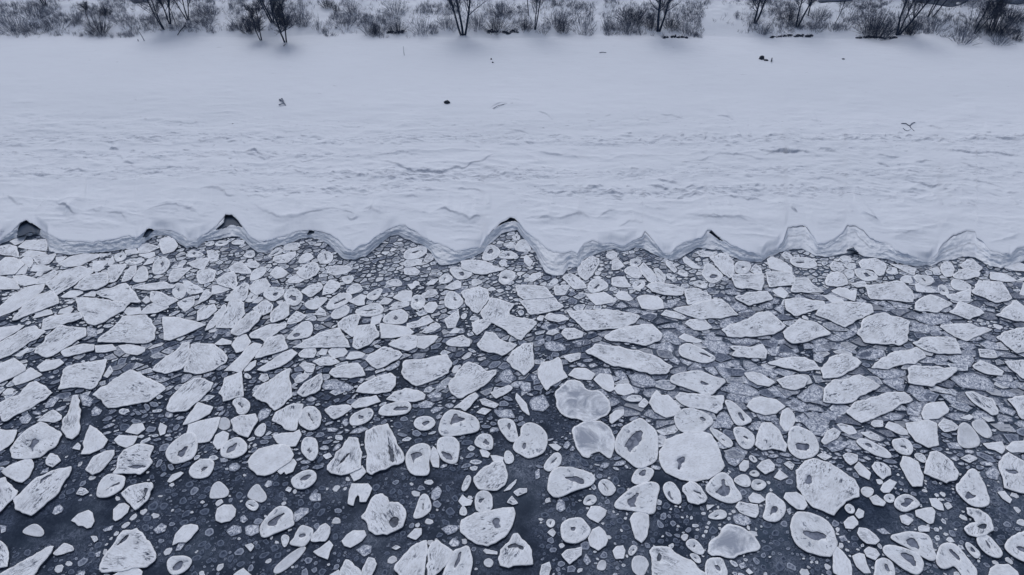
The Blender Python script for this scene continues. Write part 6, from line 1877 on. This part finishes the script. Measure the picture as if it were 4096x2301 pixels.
def soil(sx, sy, wpx, label, seed):
    """a ragged strip of bare frozen soil where the bank has crumbled"""
    rr = random.Random(seed); x, y, z = ground_hit(sx, sy); V, F = [], []; W = wpx * m82; n = int(W * 9)
    for k in range(n):
        cx = rr.uniform(-W / 2, W / 2); cy = rr.gauss(0, .10) + .12 * math.sin(cx * 1.7 + seed); zz = Hs(x + cx, y + cy) - z; rx, ry, rz = rr.uniform(.08, .26), rr.uniform(.05, .13), rr.uniform(.04, .16); b = len(V); ns = 7
        for t, (f, h) in enumerate(((1, -.06), (.9, .5), (.5, 1.))):
            for q in range(ns): a = 6.283 * q / ns; V.append((cx + math.cos(a) * rx * f * rr.uniform(.7, 1.2), cy + math.sin(a) * ry * f * rr.uniform(.7, 1.2), zz + rz * h))
        V.append((cx, cy, zz + rz * 1.1))
        for t in range(2):
            for q in range(ns): F.append((b + t * ns + q, b + t * ns + (q + 1) % ns, b + (t + 1) * ns + (q + 1) % ns, b + (t + 1) * ns + q))
        for q in range(ns): F.append((b + 2 * ns + q, b + 2 * ns + (q + 1) % ns, b + 3 * ns))
    for k in range(n * 2):
        cx = rr.uniform(-W / 2, W / 2); p = Vector((cx, rr.gauss(0, .15), Hs(x + cx, y) - z)); tube(V, F, p, p + Vector((rr.gauss(0, .2), rr.gauss(-.1, .15), rr.uniform(.05, .3))), .012, .004, 3)
    o = mesh_obj('soil_ledge', V, F, MSOIL, None, (x, y, z)); tag(o, label, 'soil ledge'); return o
soil(2695, 150, 90, 'ragged dark soil edge under the vase shaped tree', 1)
soil(3165, 145, 150, 'long ragged dark soil edge under the upright tree', 2)
soil(3510, 152, 150, 'ragged dark soil edge under the big dense thicket', 3)
soil(2010, 128, 110, 'thin dark soil edge right of the triple trunk', 4)
soil(1590, 128, 66, 'short dark soil edge under the compact shrub', 5)
lump('rock', 3046, 236, (.55, .4, .45), MROCK, 'black pointed stone alone on the smooth snow at right', 'rock', 6)
lump('rock', 3064, 242, (.4, .3, .16), MROCK, 'small flat dark stone right of the black pointed stone', 'rock', 7)
lump('rock', 1788, 412, (.55, .4, .32), MROCK, 'black stone sunk in the snow at the centre of the beach', 'rock', 8)
lump('rock', 1965, 238, (.16, .16, .2), MROCK, 'upper of two tiny dark stones on the smooth snow', 'rock', 9)
lump('rock', 1971, 251, (.18, .16, .14), MROCK, 'lower of two tiny dark stones on the smooth snow', 'rock', 10)
lump('rock', 932, 497, (.3, .2, .1), MSOIL, 'small dark stone in the left drift lines', 'rock', 11)
lump('rock', 3373, 237, (.32, .2, .1), MSOIL, 'faint flat stone on the smooth snow, far right', 'rock', 12)

def stick(name, pix, r, label, cat, lift=0.05, mat=None, closed=False):
    """a branch given by the pixels it crosses lying on the snow; several polylines allowed"""
    V, F = [], []; x0, y0, z0 = ground_hit(*pix[0][0])
    for pl in pix:
        W = [ground_hit(*p) for p in pl]
        Q = [Vector((a - x0, b - y0, c - z0 + lift * (1 + .5 * math.sin(i * 1.7)))) for i, (a, b, c) in enumerate(W)]
        for i in range(len(Q) - 1): tube(V, F, Q[i], Q[i + 1], r * (1 - .5 * i / len(Q)), r * (1 - .5 * (i + 1) / len(Q)), 6)
    o = mesh_obj(name, V, F, mat or MBARK, None, (x0, y0, z0)); tag(o, label, cat); return o
stick('fallen_branch', [[(3605, 496), (3622, 496), (3637, 505), (3648, 518), (3656, 526)], [(3611, 515), (3620, 524), (3630, 526), (3644, 518)], [(3638, 505), (3650, 494), (3660, 491)]], .04, 'dark forked branch shaped like an X, lying on the snow at right', 'branch', .04, MBUSH)
stick('driftwood', [[(1116, 424), (1128, 422), (1142, 420)], [(1120, 406), (1130, 400), (1136, 412), (1143, 424)], [(1118, 402), (1128, 408), (1138, 416)]], .06, 'tangled grey driftwood clump on the left of the beach', 'driftwood', .10, MBUSH)
stick('fallen_branch', [[(1972, 436), (1992, 426), (2015, 419), (2035, 415), (2052, 415)]], .03, 'thin arched branch on the snow right of the sunken stone', 'branch', .05, MBUSH)
stick('fallen_branch', [[(2398, 212), (2410, 211), (2425, 212)]], .04, 'short pale branch flat on the smooth snow, centre', 'branch', .04, MBUSH)
stick('fallen_branch', [[(712, 146), (725, 130), (738, 112), (745, 92)]], .05, 'slanting stick below the upright trunk group', 'branch', .15)
stick('fallen_branch', [[(1135, 186), (1143, 178)]], .04, 'tiny twig under the broad low tree', 'branch')
stick('fallen_branch', [[(3084, 250), (3087, 238)]], .06, 'short upright twig right of the two dark stones', 'branch', .1)
def post(sx, sy, h, r, lean, label):
    x, y, z = ground_hit(sx, sy); V, F = [], []; tube(V, F, (0, 0, -.1), (lean * .5, 0, h * .5), r, r * .9, 7); tube(V, F, (lean * .5, 0, h * .5), (lean, 0, h), r * .9, r * .7, 7)
    tube(V, F, (lean, 0, h), (lean, 0, h + .01), r * .7, .001, 7)
    o = mesh_obj('stake', V, F, MBUSH, None, (x, y, z)); tag(o, label, 'stake'); return o
post(1617, 222, .95, .025, 0, 'thin upright stake alone on the smooth snow'); post(578, 163, .95, .045, -.22, 'leaning dark stake on the snow at upper left')
post(553, 165, .2, .05, .02, 'tiny stump left of the leaning stake')

# open dark pools of the stream behind the bank
def pool(name, P, label):
    P = np.array(P, float); W = [ground_hit(a, b) for a, b in subdiv(chaikin(P, 2), 14)]
    c = np.mean(W, 0); V = [(a - c[0], b - c[1], z - c[2] + .09) for a, b, z in W]
    me = bpy.data.meshes.new(name); me.from_pydata(V + [(v[0], v[1], v[2] - .3) for v in V], [], [tuple(range(len(V)))] + [(i, len(V) + i, len(V) + (i + 1) % len(V), (i + 1) % len(V)) for i in range(len(V))])
    me.materials.append(MOPEN); o = bpy.data.objects.new(name, me); COL.objects.link(o); o.location = c; tag(o, label, kind='structure')
pool('stream', [(3640, -30), (3660, 8), (3700, 14), (3760, 22), (3800, 30), (3840, 22), (3870, 8), (3900, -30)], 'dark stream water under the snow rim, top right')
pool('stream', [(3960, -30), (3985, 5), (4030, 16), (4070, 20), (4110, 12), (4130, -30)], 'dark stream water in the top right corner')
pool('stream', [(505, -25), (530, 17), (560, 12), (600, 6), (625, -25)], 'dark stream water at the top, left of the trunk groups')
pool('stream', [(3260, 14), (3330, 8), (3412, 8), (3416, -25), (3300, -25)], 'narrow dark stream water above the pale thin tree')
print('objects', len(bpy.data.objects))
